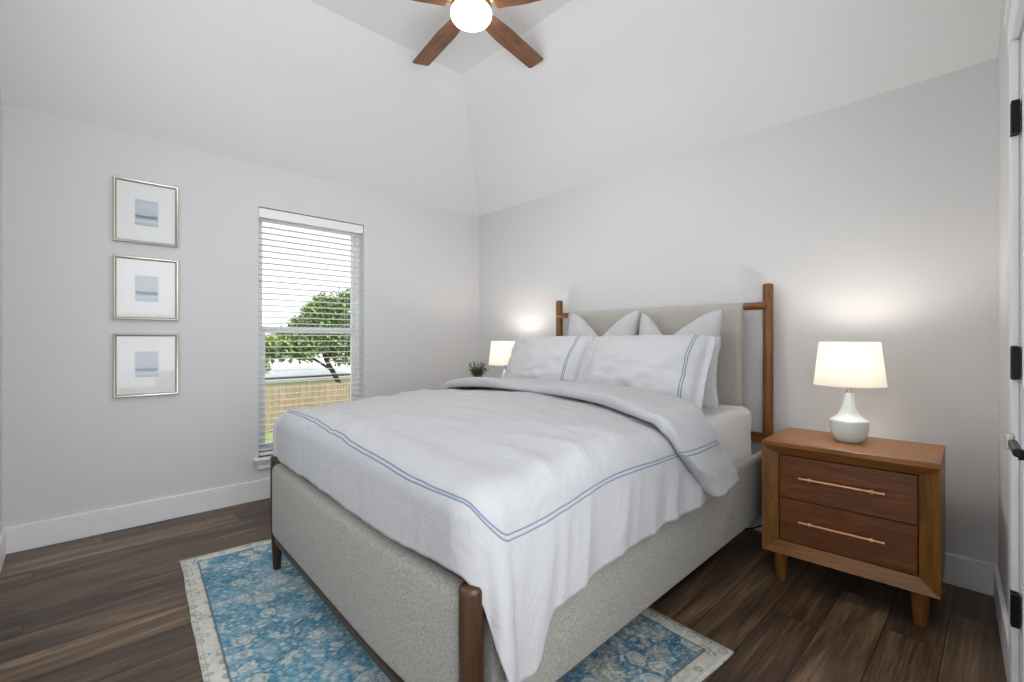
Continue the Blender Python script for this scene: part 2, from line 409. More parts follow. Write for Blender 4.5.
MB().lathe([(0.002, 0.0), (0.007, -0.012), (0.007, -0.04), (0.003, -0.045)], (0.041, BW - 0.07, 0.832), 12).build('tassel', M['slat'], cd)

# outside -----------------------------------------------------------
GZ = -0.8
N = Nodes('lawn_grass'); f = N.noise(N.coord(), 6, 6, 0.7); N.set(N.ramp(f, [(0.3, srgb(96, 120, 62)), (0.7, srgb(168, 182, 120))]), 0.9); M['grass'] = N.m
structure(MB().box((-40, -30, GZ - 0.1), (-3.4, 40, GZ)).build('ground', M['grass']))
M['concrete'] = plain('pale_patio_concrete', srgb(205, 203, 198), 0.85, vary=0.06, scale=6)
structure(MB().box((-3.4, -12, GZ - 0.1), (-0.2, 12, GZ + 0.02)).build('patio', M['concrete']))
M['fence'] = wood('weathered_fence_wood', srgb(138, 120, 92), srgb(176, 158, 130), 2, 0.8, 0.6, 0.2)
fe = thing('wooden_fence', 'low tan wooden board fence across the yard outside the window', 'fence', (-7.0, 1.5, GZ))
s = MB(); yy = -8.0
while yy < 9.0:
    s.box((0, yy, 0.03), (0.02, yy + 0.136, 0.97 + random.uniform(-0.01, 0.01)), 0.003); yy += 0.142
s.build('boards', M['fence'], fe)
s = MB()
for zz in (0.2, 0.75): s.box((-0.05, -8, zz), (0.0, 9, zz + 0.08), 0.004)
s.build('rails', M['fence'], fe)
for k in range(8): MB().box((-0.11, -7.9 + k * 2.4, 0), (-0.05, -7.8 + k * 2.4, 1.0), 0.006).build('post', M['fence'], fe)
M['siding'] = plain('pale_siding', srgb(224, 220, 216), 0.7); M['roof'] = plain('white_metal_roof', srgb(228, 228, 230), 0.5)
sh = thing('garden_shed', 'low white-roofed shed standing beyond the wooden fence', 'shed', (-11.0, 2.0, GZ))
MB().box((-1.5, -1.7, 0), (1.0, 2.3, 0.92), 0.01).build('walls', M['siding'], sh)
s = MB(); s.add([(1.25, -1.9, 0.86), (1.25, 2.5, 0.86), (-0.25, 2.5, 1.36), (-0.25, -1.9, 1.36), (-1.75, -1.9, 0.86), (-1.75, 2.5, 0.86)], [(0, 1, 2, 3), (3, 2, 5, 4)])
so = s.build('roof', M['roof'], sh); md = so.modifiers.new('thickness', 'SOLIDIFY'); md.thickness = 0.06
s = MB(); s.tube([(1.28, -1.9, 0.93), (1.28, 2.5, 0.93)], 0.03, 8); s.build('gutter', plain('grey_gutter', srgb(120, 120, 118), 0.5), sh)

def leafmat(name, c1, c2, c3):
    N = Nodes(name); v = N.coord(); f = N.white(N.mapping(v, (9, 9, 9))); g = N.noise(v, 2.5, 3)
    N.set(N.mix(g, N.ramp(N.noise(v, 14, 2), [(0.3, c1), (0.5, c2), (0.7, c3)]), c2), 0.6, 0, 0.3)
    N.b.inputs['Subsurface Weight'].default_value = 0.0; return N.m
M['leaf'] = leafmat('green_leaves', srgb(84, 116, 66), srgb(138, 166, 96), srgb(206, 212, 158))
M['leaf_y'] = leafmat('yellow_green_leaves', srgb(120, 140, 66), srgb(160, 176, 92), srgb(212, 214, 150))
M['bark'] = plain('dark_bark', srgb(74, 62, 54), 0.9, vary=0.2, scale=12, bump=0.5)
def foliage(blobs, n, size, rng):
    s = MB()
    for (cx, cy, cz, r, wgt) in blobs:
        for _ in range(int(n * wgt)):
            d = Vector((rng.gauss(0, 1), rng.gauss(0, 1), rng.gauss(0, 1))).normalized() * r * (rng.random() ** 0.45)
            p = Vector((cx, cy, cz)) + Vector((d.x, d.y, d.z * 0.8))
            q = Matrix.Rotation(rng.uniform(0, 2 * PI), 3, 'Z') @ Matrix.Rotation(rng.uniform(-0.9, 0.9), 3, 'X')
            L = size * rng.uniform(0.7, 1.3); W = L * 0.28
            pts = [(0, 0, 0), (W, L * 0.45, L * 0.06), (0, L, -L * 0.1), (-W, L * 0.45, L * 0.06)]
            s.add([p + q @ Vector(t) for t in pts], [(0, 1, 2), (0, 2, 3)])
    return s
rng = random.Random(3)
tr = thing('leafy_tree', 'bushy green tree with a leaning dark trunk behind the wooden fence', 'tree', (-9.2, 2.15, GZ))
s = MB(); s.tube([(0, 0.5, 0), (0.0, 0.3, 0.7), (0.05, -0.1, 1.4), (0.0, -0.35, 2.2), (0, -0.3, 3.0)], [0.09, 0.075, 0.06, 0.04, 0.015], 10)
s.tube([(0.05, -0.1, 1.4), (-0.1, 0.3, 1.9), (-0.1, 0.6, 2.6)], [0.05, 0.035, 0.012], 8); s.tube([(0.02, 0.1, 1.1), (0.1, -0.7, 1.6), (0.1, -1.2, 1.9)], [0.04, 0.03, 0.01], 8)
s.build('trunk', M['bark'], tr)
blobs = [(0, -0.2, 2.0, 0.62, 1.0), (0.1, 0.5, 2.3, 0.6, 1.0), (0, 0.15, 2.75, 0.5, 0.8), (0.2, -0.75, 1.72, 0.42, 0.8), (0.2, -1.3, 1.75, 0.4, 0.7), (0, 1.0, 1.9, 0.6, 1.0), (0.1, 0.35, 1.62, 0.45, 0.8), (-0.1, 0.75, 3.05, 0.4, 0.5), (0.1, -0.25, 2.45, 0.35, 0.4), (0.15, -1.75, 1.7, 0.38, 0.7), (0.1, -2.15, 1.6, 0.35, 0.6), (0.0, -0.1, 2.95, 0.42, 0.6), (0.1, 1.2, 2.5, 0.6, 1.0), (0.1, 0.9, 1.55, 0.45, 0.8), (0.0, 0.5, 3.2, 0.3, 0.3), (0.0, -0.75, 2.35, 0.35, 0.45), (0.1, -0.5, 2.75, 0.3, 0.3), (0.1, -2.5, 1.75, 0.35, 0.5), (0.1, -1.2, 2.0, 0.35, 0.5)]
foliage(blobs, 1100, 0.14, rng).build('foliage', M['leaf'], tr)
tr = thing('young_tree', 'small yellow-green tree at the left edge of the window view', 'tree', (-8.2, 0.1, GZ))
s = MB(); s.tube([(0, 0, 0), (0.02, 0.02, 1.0), (0, -0.05, 2.2)], [0.04, 0.03, 0.012], 8); s.build('trunk', M['bark'], tr)
foliage([(0, -0.1, 1.7, 0.32, 0.6), (0, 0.0, 1.35, 0.3, 0.6), (0, -0.2, 2.1, 0.3, 0.35), (0, 0.3, 1.95, 0.25, 0.3)], 420, 0.13, rng).build('foliage', M['leaf_y'], tr)

# ------------------------------------------------------------------ rug
def make_rug():
    N = Nodes('worn_persian_rug'); v = N.coord(); X, Y, Z = N.sep(v)
    HX, HY = 1.0775, 0.772
    ax = N.math('ABSOLUTE', X); ay = N.math('ABSOLUTE', Y)
    edge = N.math('MINIMUM', N.math('SUBTRACT', HX, ax), N.math('SUBTRACT', HY, ay))
    sv = N.comb(ax, ay, 0.0)
    wob = N.mapping(v, (1, 1, 1))
    # field: teal blue with worn cream
    wear = N.noise(v, 6, 6, 0.75, 0.4); fine = N.noise(N.mapping(v, (70, 26, 20)), 2.0, 3, 0.7); speck = N.noise(v, 90, 3, 0.7)
    blue = N.ramp(N.noise(v, 5, 5, 0.7), [(0.3, srgb(62, 114, 138)), (0.5, srgb(94, 148, 172)), (0.7, srgb(138, 178, 192))])
    navy = N.ramp(N.noise(v, 9, 5, 0.7), [(0.35, srgb(46, 76, 104)), (0.6, srgb(86, 128, 152))])
    light_cast = N.step(N.math('ADD', X, N.math('MULTIPLY', N.math('SUBTRACT', wear, 0.5), 0.8)), 0.25, 0.95)  # cool-to-warm light cast painted into the dye, navy and tan at the right
    blue = N.mix(N.math('MULTIPLY', light_cast, 0.8), blue, navy)
    tan = N.math('MULTIPLY', light_cast, N.step(N.noise(v, 8, 5, 0.7), 0.45, 0.58)); blue = N.mix(N.math('MULTIPLY', tan, 0.8), blue, srgb(176, 170, 150))
    nd = N.new('ShaderNodeTexNoise'); N.link(sv, nd.inputs['Vector']); nd.inputs['Scale'].default_value = 14
    sw = N.new('ShaderNodeVectorMath', operation='ADD'); sc1 = N.new('ShaderNodeVectorMath', operation='SCALE'); sc1.inputs['Scale'].default_value = 0.05
    N.link(nd.outputs['Color'], sc1.inputs[0]); N.link(sv, sw.inputs[0]); N.link(sc1.outputs[0], sw.inputs[1]); wv = sw.outputs[0]
    d1 = N.voronoi(wv, 8.5, rand=0.75)                        # blossoms
    ang = N.noise(wv, 42, 2, 0.6)
    d1r = N.math('ADD', d1, N.math('MULTIPLY', N.math('SUBTRACT', ang, 0.5), 0.22))
    flower = N.math('SUBTRACT', 1.0, N.step(d1r, 0.27, 0.33))
    petal = N.math('MULTIPLY', N.step(d1r, 0.15, 0.18), N.math('SUBTRACT', 1.0, N.step(d1r, 0.22, 0.25)))
    heart = N.math('SUBTRACT', 1.0, N.step(d1, 0.06, 0.10))
    d2 = N.voronoi(wv, 21, 'DISTANCE_TO_EDGE', rand=0.95); vine = N.math('SUBTRACT', 1.0, N.step(d2, 0.03, 0.10))
    d3 = N.voronoi(wv, 30, rand=1.0); leafm = N.math('SUBTRACT', 1.0, N.step(d3, 0.26, 0.40))
    d5 = N.voronoi(wv, 44, rand=1.0); bits = N.math('SUBTRACT', 1.0, N.step(d5, 0.18, 0.30))
    cream = srgb(208, 208, 198)
    f = N.mix(N.math('MULTIPLY', N.math('MULTIPLY', leafm, N.step(wear, 0.36, 0.56)), 0.75), blue, srgb(208, 211, 204))
    f = N.mix(N.math('MULTIPLY', vine, 0.35), f, srgb(48, 88, 114))
    f = N.mix(N.math('MULTIPLY', N.math('MULTIPLY', bits, N.step(speck, 0.48, 0.6)), 0.6), f, srgb(40, 78, 106))
    f = N.mix(N.math('MULTIPLY', flower, 0.70), f, cream)
    f = N.mix(N.math('MULTIPLY', petal, 0.55), f, srgb(86, 128, 146)); f = N.mix(N.math('MULTIPLY', heart, 0.6), f, srgb(178, 148, 122))
    f = N.mix(N.math('MULTIPLY', N.step(wear, 0.48, 0.64), 0.45), f, srgb(200, 208, 206))
    f = N.mix(N.math('MULTIPLY', N.step(fine, 0.50, 0.66), 0.50), f, srgb(212, 215, 210))
    f = N.mix(N.math('MULTIPLY', N.math('SUBTRACT', 1.0, N.step(fine, 0.32, 0.46)), 0.35), f, srgb(62, 108, 136))
    # border: cream with small flowers
    b = N.ramp(N.noise(v, 24, 5, 0.7), [(0.3, srgb(184, 184, 174)), (0.7, srgb(216, 214, 204))])
    d4 = N.voronoi(wv, 17, rand=0.45); d4r = N.math('ADD', d4, N.math('MULTIPLY', N.math('SUBTRACT', ang, 0.5), 0.2))
    ring = N.math('MULTIPLY', N.step(d4r, 0.22, 0.26), N.math('SUBTRACT', 1.0, N.step(d4r, 0.32, 0.37)))
    b = N.mix(N.math('MULTIPLY', ring, 0.6), b, srgb(100, 118, 124)); b = N.mix(N.math('MULTIPLY', N.math('SUBTRACT', 1.0, N.step(d4, 0.09, 0.15)), 0.6), b, srgb(172, 138, 108))
    b = N.mix(N.math('MULTIPLY', N.math('MULTIPLY', vine, N.step(wear, 0.45, 0.6)), 0.4), b, srgb(112, 132, 140)); b = N.mix(N.math('MULTIPLY', N.step(fine, 0.5, 0.7), 0.3), b, srgb(150, 176, 186))
    inb = N.step(edge, 0.070, 0.075)
    line = N.math('MULTIPLY', N.step(edge, 0.066, 0.069), N.math('SUBTRACT', 1.0, N.step(edge, 0.075, 0.078)))
    line2 = N.math('MULTIPLY', N.step(edge, 0.012, 0.015), N.math('SUBTRACT', 1.0, N.step(edge, 0.018, 0.021)))
    cc = N.mix(inb, b, f); cc = N.mix(N.math('MULTIPLY', line, 0.75), cc, srgb(84, 96, 104)); cc = N.mix(N.math('MULTIPLY', line2, 0.4), cc, srgb(150, 150, 140))
    N.set(cc, 0.95, 0, 0.1); N.bump(N.noise(v, 300, 2), 0.4, 0.003); return N.m
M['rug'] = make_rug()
RA = math.radians(-4.5); RL, RW = 2.155, 1.544
ru = Vector((math.cos(RA), math.sin(RA), 0)); rv = Vector((-math.sin(RA), math.cos(RA), 0))
rc = Vector((0.76, -2.634, 0)) + ru * RL / 2 + rv * RW / 2
nx, ny = 80, 60; P = np.zeros((ny + 1, nx + 1, 3)); Q = np.zeros_like(P)
for j in range(ny + 1):
    for i in range(nx + 1):
        x = (i / nx - 0.5) * RL; y = (j / ny - 0.5) * RW
        e = min(RL / 2 - abs(x), RW / 2 - abs(y)); wv_ = 0.004 * nz(x * 6, y * 6, 2)
        ex = x + 0.006 * nz(y * 5, 3.3) * (1 if abs(x) > RL / 2 - 1e-6 else 0); ey = y + 0.006 * nz(x * 4, 7.1) * (1 if abs(y) > RW / 2 - 1e-6 else 0)
        P[j, i] = (ex, ey, 0.007 + max(-0.002, wv_ * 0.4) + 0.004 * sm(0.05 - e, 0, 0.05) * max(0, nz(x * 3, y * 3, 9)))
        Q[j, i] = (ex, ey, 0.0005)
s = MB(); s.grid(P)
W_ = nx + 1; base = len(s.v); border = [(0, i) for i in range(nx + 1)] + [(j, nx) for j in range(1, ny + 1)] + [(ny, i) for i in range(nx - 1, -1, -1)] + [(j, 0) for j in range(ny - 1, 0, -1)]
s.v += [tuple(Q[j, i]) for j, i in border]; nb = len(border)
for k in range(nb):
    a = border[k][0] * W_ + border[k][1]; b = border[(k + 1) % nb][0] * W_ + border[(k + 1) % nb][1]
    s.f.append((a, b, base + (k + 1) % nb, base + k))
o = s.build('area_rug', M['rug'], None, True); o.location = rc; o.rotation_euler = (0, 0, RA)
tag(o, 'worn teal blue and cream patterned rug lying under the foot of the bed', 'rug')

# ------------------------------------------------------------------ bed
bed = thing('bed', 'walnut bed frame with grey upholstered headboard, footboard and side rails', 'bed', (2.0, -1.2, 0))
B0 = Vector((2.0, -1.2, 0))
def L_(p): return Vector(p) - B0
def yfoot(x): return -2.293 - 0.0346 * (x - 1.2)
PL, PR = (1.20, yfoot(1.20)), (2.845, yfoot(2.845))
RZ = 0.009
def post(px, py):
    s = MB(); prof = [(0.017, 0.0), (0.0185, 0.004), (0.024, 0.10), (0.029, 0.19), (0.0305, 0.30), (0.0305, 0.555), (0.029, 0.563), (0.024, 0.569), (0.012, 0.572)]
    s.lathe(prof, L_((px, py, RZ)), 28); return auto_smooth(s.build('foot_post', M['foot_z'], bed), 50)
post(*PL); post(*PR)
# footboard panel, softly padded
def panel(name, m, x0, x1, z0, z1, yf, thick, puff, r, parent, nx=40, nz_=20):
    """padded panel: rounded rectangle cushion, front towards -y"""
    s = MB(); n = 24
    def outline(q):   # superellipse-ish ring in cross section handled by grid
        return q
    V = []; U = []
    P = np.zeros((nz_ + 1, nx + 1, 3)); Bk = np.zeros_like(P)
    for j in range(nz_ + 1):
        for i in range(nx + 1):
            u = i / nx; v = j / nz_
            u = 0.5 - 0.5 * math.cos(PI * u); v = 0.5 - 0.5 * math.cos(PI * v)
            x = lerp(x0, x1, u); z = lerp(z0, z1, v)
            ex = min(x - x0, x1 - x); ez = min(z - z0, z1 - z)
            hx = min(1, ex / r); hz = min(1, ez / r)
            prof = math.sqrt(max(0, 1 - (1 - hx) ** 2)) * math.sqrt(max(0, 1 - (1 - hz) ** 2))
            dome = puff * math.sin(PI * u) ** 0.4 * math.sin(PI * v) ** 0.6
            y = yf(x)
            P[j, i] = L_((x, y + thick * 0.5 - thick * 0.5 * prof - dome, z)); Bk[j, i] = L_((x, y + thick * 0.5 + thick * 0.5 * prof, z))
    s.grid(P); s.grid(Bk); o = s.build(name, m, parent, True)
    bm = bmesh.new(); bm.from_mesh(o.data); bmesh.ops.remove_doubles(bm, verts=bm.verts, dist=0.0004); bmesh.ops.recalc_face_normals(bm, faces=bm.faces); bm.to_mesh(o.data); bm.free()
    return o
panel('footboard', M['tweed'], 1.193, 2.822, 0.172, 0.545, lambda x: yfoot(x) - 0.028 + 0.018 * sm(x, 2.3, 2.8), 0.075, 0.006, 0.034, bed)
def foot_line(p): return L_((p[0], yfoot(p[0]) + p[1], p[2]))
MB().box((1.215, -0.018, 0.142), (2.83, 0.026, 0.176), 0.006, fn=foot_line).build('foot_beam', M['foot_x'], bed)
def rail(xf, xh, side):
    s = MB(); y0, y1 = -2.305, -0.085; n = 30; ring = []
    for k in range(n + 1):
        t = k / n; y = lerp(y0, y1, t); x = lerp(xf, xh, t)
        sec = []
        w_, h0, h1, r = 0.055, 0.202, 0.535, 0.018
        for (cx_, cz_, a0_) in ((w_ / 2 - r, h1 - r, 0), (-w_ / 2 + r, h1 - r, 90), (-w_ / 2 + r, h0 + r, 180), (w_ / 2 - r, h0 + r, 270)):
            for q in range(5):
                a = math.radians(a0_ + q * 22.5); sec.append(L_((x + cx_ + r * math.cos(a), y, cz_ + r * math.sin(a))))
        ring.append(sec)
    m_ = len(ring[0]); vs = [p for rr in ring for p in rr]
    fs = [(k * m_ + q, k * m_ + (q + 1) % m_, (k + 1) * m_ + (q + 1) % m_, (k + 1) * m_ + q) for k in range(n) for q in range(m_)]
    fs += [tuple(range(m_)), tuple(n * m_ + q for q in range(m_))]
    s.add(vs, fs); return auto_smooth(s.build('side_rail', M['tweed'], bed), 50)
rail(2.842, 2.782, 1); rail(1.205, 1.168, -1)
# slat base carrying the mattress
s = MB()
for k in range(14): s.box(L_((1.20, -2.18 + k * 0.155, 0.455)), L_((2.80, -2.10 + k * 0.155, 0.475)), 0.003)
s.build('bed_slats', M['foot_x'], bed)
# headboard
HP = [(1.142, -0.062), (2.760, -0.062)]
for px, py in HP:
    s = MB(); s.lathe([(0.020, 0.0), (0.021, 0.004), (0.0275, 0.3), (0.0285, 0.7), (0.0285, 1.478), (0.027, 1.486), (0.022, 1.491), (0.01, 1.493)], L_((px, py, 0)), 28)
    auto_smooth(s.build('headboard_post', M['wood_z'], bed), 50)
HBX = (1.275, 2.632)
panel('headboard', M['linen_head'], HBX[0], HBX[1], 0.46, 1.385, lambda x: -0.125, 0.07, 0.004, 0.03, bed)
for (xa_, xb_) in ((1.142, HBX[0] + 0.01), (HBX[1] - 0.012, 2.760)):
    s = MB(); s.tube([L_((xa_, -0.075, 1.362)), L_((xb_, -0.088, 1.362))], 0.0225, 20); auto_smooth(s.build('dowel', M['wood_x'], bed), 50)
    s = MB(); s.box(L_((xa_, -0.085, 0.555)), L_((xb_, -0.055, 0.61)), 0.004); s.build('lower_crossbar', M['wood_x'], bed)

# mattress with fitted sheet ---------------------------------------
def rounded_slab(x0, x1, y0, y1, z0, z1, r, amp, seed):
    s = MB(); n = 26; m_ = 20
    per = []
    def ringpts(inset):
        pts = []
        cx = [(x1 - r, y1 - r, 0), (x0 + r, y1 - r, 90), (x0 + r, y0 + r, 180), (x1 - r, y0 + r, 270)]
        seq = []
        for k in range(4):
            cx_, cy_, a0_ = cx[k]
            for q in range(7): a = math.radians(a0_ + q * 15); seq.append((cx_ + (r - inset) * math.cos(a), cy_ + (r - inset) * math.sin(a), math.cos(a), math.sin(a)))
            nx_, ny_, an = cx[(k + 1) % 4]
            a = math.radians(a0_ + 90); p = (cx_ + (r - inset) * math.cos(a), cy_ + (r - inset) * math.sin(a)); q2 = (nx_ + (r - inset) * math.cos(a), ny_ + (r - inset) * math.sin(a))
            for t in range(1, 40): seq.append((lerp(p[0], q2[0], t / 40), lerp(p[1], q2[1], t / 40), math.cos(a), math.sin(a)))
        return seq
    rings = []
    H = z1 - z0; rr = 0.05
    for k in range(m_ + 1):
        t = k / m_
        if t < 0.7: inset = 0.0; z = z0 + (H - rr) * t / 0.7
        else:
            a = (t - 0.7) / 0.3 * PI / 2; inset = rr * (1 - math.cos(a)); z = z1 - rr + rr * math.sin(a)
        seq = ringpts(min(inset, r - 0.001)); row = []
        for (x, y, nx_, ny_) in seq:
            d = amp * (nz(x * 5 + seed, y * 5, z * 9) + 0.6 * nz(x * 14, y * 14 + seed, z * 5)) * (1 if t < 0.9 else 0.4) + 0.006 * math.sin(PI * min(1, (z - z0) / H))
            row.append((x + nx_ * d, y + ny_ * d, z + 0.3 * d))
        rings.append(row)
    m2 = len(rings[0]); vs = [p for rr_ in rings for p in rr_]
    fs = [(k * m2 + q, k * m2 + (q + 1) % m2, (k + 1) * m2 + (q + 1) % m2, (k + 1) * m2 + q) for k in range(m_) for q in range(m2)]
    fs += [tuple(range(m2)), tuple(m_ * m2 + q for q in range(m2))]
    s.add(vs, fs); return s
s = rounded_slab(1.235, 2.715, -2.225, -0.165, 0.476, 0.774, 0.055, 0.009, 3.0)
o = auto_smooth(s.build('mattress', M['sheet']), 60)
tag(o, 'mattress in a white fitted sheet lying in the bed frame', 'mattress')

# duvet ------------------------------------------------------------
X0, X1 = 1.262, 2.800
YH = -0.95
ROUT, RDN = 0.088, 0.095
ARC = 0.144
def ybase(x): return yfoot(x) + 0.085
def yhead(a): return interp(a, [-1, 0.7, 0.9, 1.0, 1.1, 1.2, 1.4, 1.6, 1.8, 2.0], [-0.95, -0.95, -1.01, -1.11, -1.18, -1.21, -1.17, -1.09, -1.01, -0.96])
def ztop(x, y):
    a = (x - X0) / (X1 - X0); e = max(0.0, 1 - abs(2 * a - 1) ** 3.0); b = sm(y - ybase(x), 0, 0.5)
    return 0.822 + 0.018 * e + 0.016 * b * e + 0.022 * b
RFOOT = 0.118
def wrap(rho, flare=0.05, ro=ROUT):
    arc = ARC + 0.5 * (ro - ROUT)
    if rho < arc:
        th = rho / arc * PI / 2; return ro * math.sin(th), RDN * (1 - math.cos(th))
    return ro + flare * (rho - arc), RDN + (rho - arc)
def drop_right(y): return interp(y, [-2.25, -2.205, -2.175, -2.14, -2.12, -2.0, -1.86, -1.5, -1.2, -0.9], [0.548, 0.548, 0.520, 0.440, 0.425, 0.414, 0.400, 0.384, 0.372, 0.37]) + 0.006 * nz(y * 9, 1.7)
def drop_foot(x): return interp(x, [1.24, 1.34, 1.6, 2.0, 2.5, 2.68, 2.80], [0.290, 0.306, 0.318, 0.320, 0.318, 0.302, 0.284]) + 0.009 * nz(x * 6, 4.4)
def drop_left(y): return 0.36 + 0.01 * nz(y * 6, 9.9)
def corner_drop(phi):   # phi 0 = towards the side, 90 = towards the foot
    return interp(phi, [0, 10, 20, 32, 44, 54, 64, 76, 90], [0.548, 0.545, 0.520, 0.465, 0.405, 0.352, 0.310, 0.288, 0.284])
def folds(p, rho, y):
    """sideways ripple of the hanging cloth at perimeter position p"""
    k = sm(rho, 0.09, 0.34); q = p + 0.15 * rho + 0.02 * nz(p * 4, 2.2, rho * 3)
    r1 = 0.5 - abs(nz(q * 6.5, 5.3, rho * 1.2)) * 1.7; r2 = 0.4 - abs(nz(q * 14, 8.8, rho * 1.5)) * 1.6; r3 = 0.4 - abs(nz(q * 27, 1.8, rho * 2.5)) * 1.5
    return k * (0.014 * nz(q * 5.0, 0.3, rho * 0.9) + 0.016 * r1 + 0.010 * r2 + 0.0045 * r3 * sm(rho, 0.15, 0.35))
def crease(x, y, ang, freq, seed, stretch=4.0):
    c_, s_ = math.cos(ang), math.sin(ang); u = (x * c_ + y * s_) / stretch; v = -x * s_ + y * c_
    w_ = v + 0.05 * nz(u * 6 + seed, v * 3, 1.1)
    n_ = nz(u * freq, w_ * freq, seed); return (1 - abs(n_) * 2.2)
def top_wrinkle(x, y):
    big = 0.012 * nz(x * 2.6, y * 2.6, 0.7)
    c1 = 0.023 * crease(x, y, 0.20, 5.0, 2.2) * sm(nz(x * 1.7, y * 1.7, 4.1), -0.35, 0.35)
    c2 = 0.014 * crease(x, y, -0.35, 7.0, 5.7) * sm(nz(x * 1.5, y * 1.9, 8.3), -0.2, 0.4)
    c3 = 0.007 * crease(x, y, 1.2, 9, 9.1) * sm(nz(x * 2, y * 2, 1.9), 0, 0.4)
    c4 = 0.0035 * crease(x, y, 0.1, 17, 7.7, 3.0)
    return big + c1 + c2 + c3 + c4 - 0.013
def duvet(a, b):
    """a: <0 left hang, 0..1 top, >1 right hang; b: <0 foot hang, 0..1 towards the head"""
    oa = -a if a < 0 else (a - 1 if a > 1 else 0); ob = -b if b < 0 else 0
    ac = min(1, max(0, a)); bc = min(1, max(0, b))
    x = lerp(X0, X1, ac); yb = ybase(x); y = lerp(yb, yhead(a), bc)
    z = ztop(x, y); wr = top_wrinkle(x, y)
    if oa == 0 and ob == 0: return np.array((x, y, z + wr))
    sx = -1 if a < 0 else 1
    if ob == 0:
        L = drop_right(y) if sx > 0 else drop_left(y); rho = oa * L; out, dn = wrap(rho)
        out += folds(y, rho, y); return np.array((x + sx * out, y, z - dn + wr * (1 - sm(rho, 0, 0.2))))
    if oa == 0:
        L = drop_foot(x); rho = ob * L; out, dn = wrap(rho, 0.0, interp(x, [1.24, 1.5], [0.100, RFOOT]))
        out += 0.5 * folds(x + 7, rho, x); return np.array((x, y - out, z - dn + wr * (1 - sm(rho, 0, 0.2))))
    m = max(oa, ob); phi = (45 * ob / oa) if ob <= oa else 90 - 45 * oa / ob
    if sx > 0: L = corner_drop(phi)
    else: L = lerp(0.36, 0.288, phi / 90)
    rho = m * L; pf = phi / 90; out, dn = wrap(rho, 0.05 * (1 - pf), lerp(ROUT, RFOOT, pf))
    if sx > 0:
        # the cloth bunches into a hanging point beside the post
        out += folds(ybase(X1), rho, 0) * (1 - pf) + 0.5 * folds(X1 + 7, rho, 0) * pf
        out += sm(rho, 0.12, 0.45) * 0.022 * math.sin(PI * min(1, phi / 45)) * (1 - sm(phi, 30, 60))
        psi = math.radians(phi * lerp(1.0, 0.80, sm(rho, 0.15, 0.4) * (1 - sm(phi, 55, 90))))
    else: psi = math.radians(phi); out += folds(y, rho, 0) * (1 - pf) + 0.5 * folds(X0 + 7, rho, 0) * pf
    return np.array((x + sx * out * math.cos(psi), y - out * math.sin(psi), z - dn + wr * (1 - sm(rho, 0, 0.2))))
nT, nS, nB = 130, 34, 110
A_ = list(np.linspace(-1, 0, nS, endpoint=False)) + list(np.linspace(0, 1, nT, endpoint=False)) + list(np.linspace(1, 2, nS + 8))
B_ = list(np.linspace(-1, 0, nS, endpoint=False)) + list(np.linspace(0, 1, nB))
P = np.array([[duvet(a, b) for a in A_] for b in B_])
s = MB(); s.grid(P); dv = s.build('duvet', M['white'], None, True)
md = dv.modifiers.new('thickness', 'SOLIDIFY'); md.thickness = 0.012; md.offset = -1
tag(dv, 'white duvet with double blue stitched lines spread over the bed and hanging over its foot', 'duvet')
if (dv.data.polygons[len(dv.data.polygons) // 2].normal.z < 0): dv.data.flip_normals()
def ribbon(fn, path, wid, lift=0.0025):
    """flat stitched line lying on the surface fn along a path of (a,b)"""
    pts = [fn(*q) for q in path]; nrm = []
    for q in path:
        e = 0.004; du = fn(q[0] + e, q[1]) - fn(q[0] - e, q[1]); dw = fn(q[0], q[1] + e) - fn(q[0], q[1] - e)
        n_ = np.cross(du, dw); n_ = n_ / (np.linalg.norm(n_) + 1e-9); nrm.append(n_)
    return pts, nrm
def stitch(mb, fn, path, wid=0.0024, lift=0.0012, flip=1):
    pts, nrm = ribbon(fn, path, wid); L = []; R = []
    for k in range(len(pts)):
        t = pts[min(k + 1, len(pts) - 1)] - pts[max(k - 1, 0)]; t = t / (np.linalg.norm(t) + 1e-9); n_ = nrm[k] * flip; sd = np.cross(t, n_)
        L.append([pts[k] + sd * wid + n_ * 0.0002, pts[k] + n_ * lift + sd * wid * 0.5, pts[k] + n_ * lift - sd * wid * 0.5, pts[k] - sd * wid + n_ * 0.0002])
    mb.grid(np.array(L))
def m_foot(a, off): return interp(a, [0, 0.14, 0.58, 0.83, 1.0], [0.13, 0.162, 0.290, 0.335, 0.36]) + off / 0.30
s = MB()
for off in (0.0, 0.012):
    mc = 0.335 + off / 0.45
    path = []
    for k in range(90):
        b = lerp(1.0, 0.0, k / 89); m_ = mc
        for _ in range(3):
            y = lerp(ybase(X1), yhead(1 + m_), b); m_ = lerp(0.150, mc * drop_right(ybase(X1)) - off, 1 - sm(b, 0, 0.45)) / drop_right(y) + off / drop_right(y)
        path.append((1 + m_, b))
    path[-1] = (1 + mc, 0.0)
    for k in range(1, 13): path.append((1 + mc, -mc * k / 12))
    stitch(s, duvet, path)
    path = [(1 + mc * (1 - k / 12), -mc) for k in range(13)]
    for k in range(1, 100):
        a = 1 - k / 99; path.append((a, -lerp(mc, m_foot(a, off), sm(1 - a, 0, 0.15))))
    for k in range(1, 6): path.append((-0.05 * k, path[-1][1]))
    stitch(s, duvet, path)
s.build('stitching', M['stitch'], dv, True)

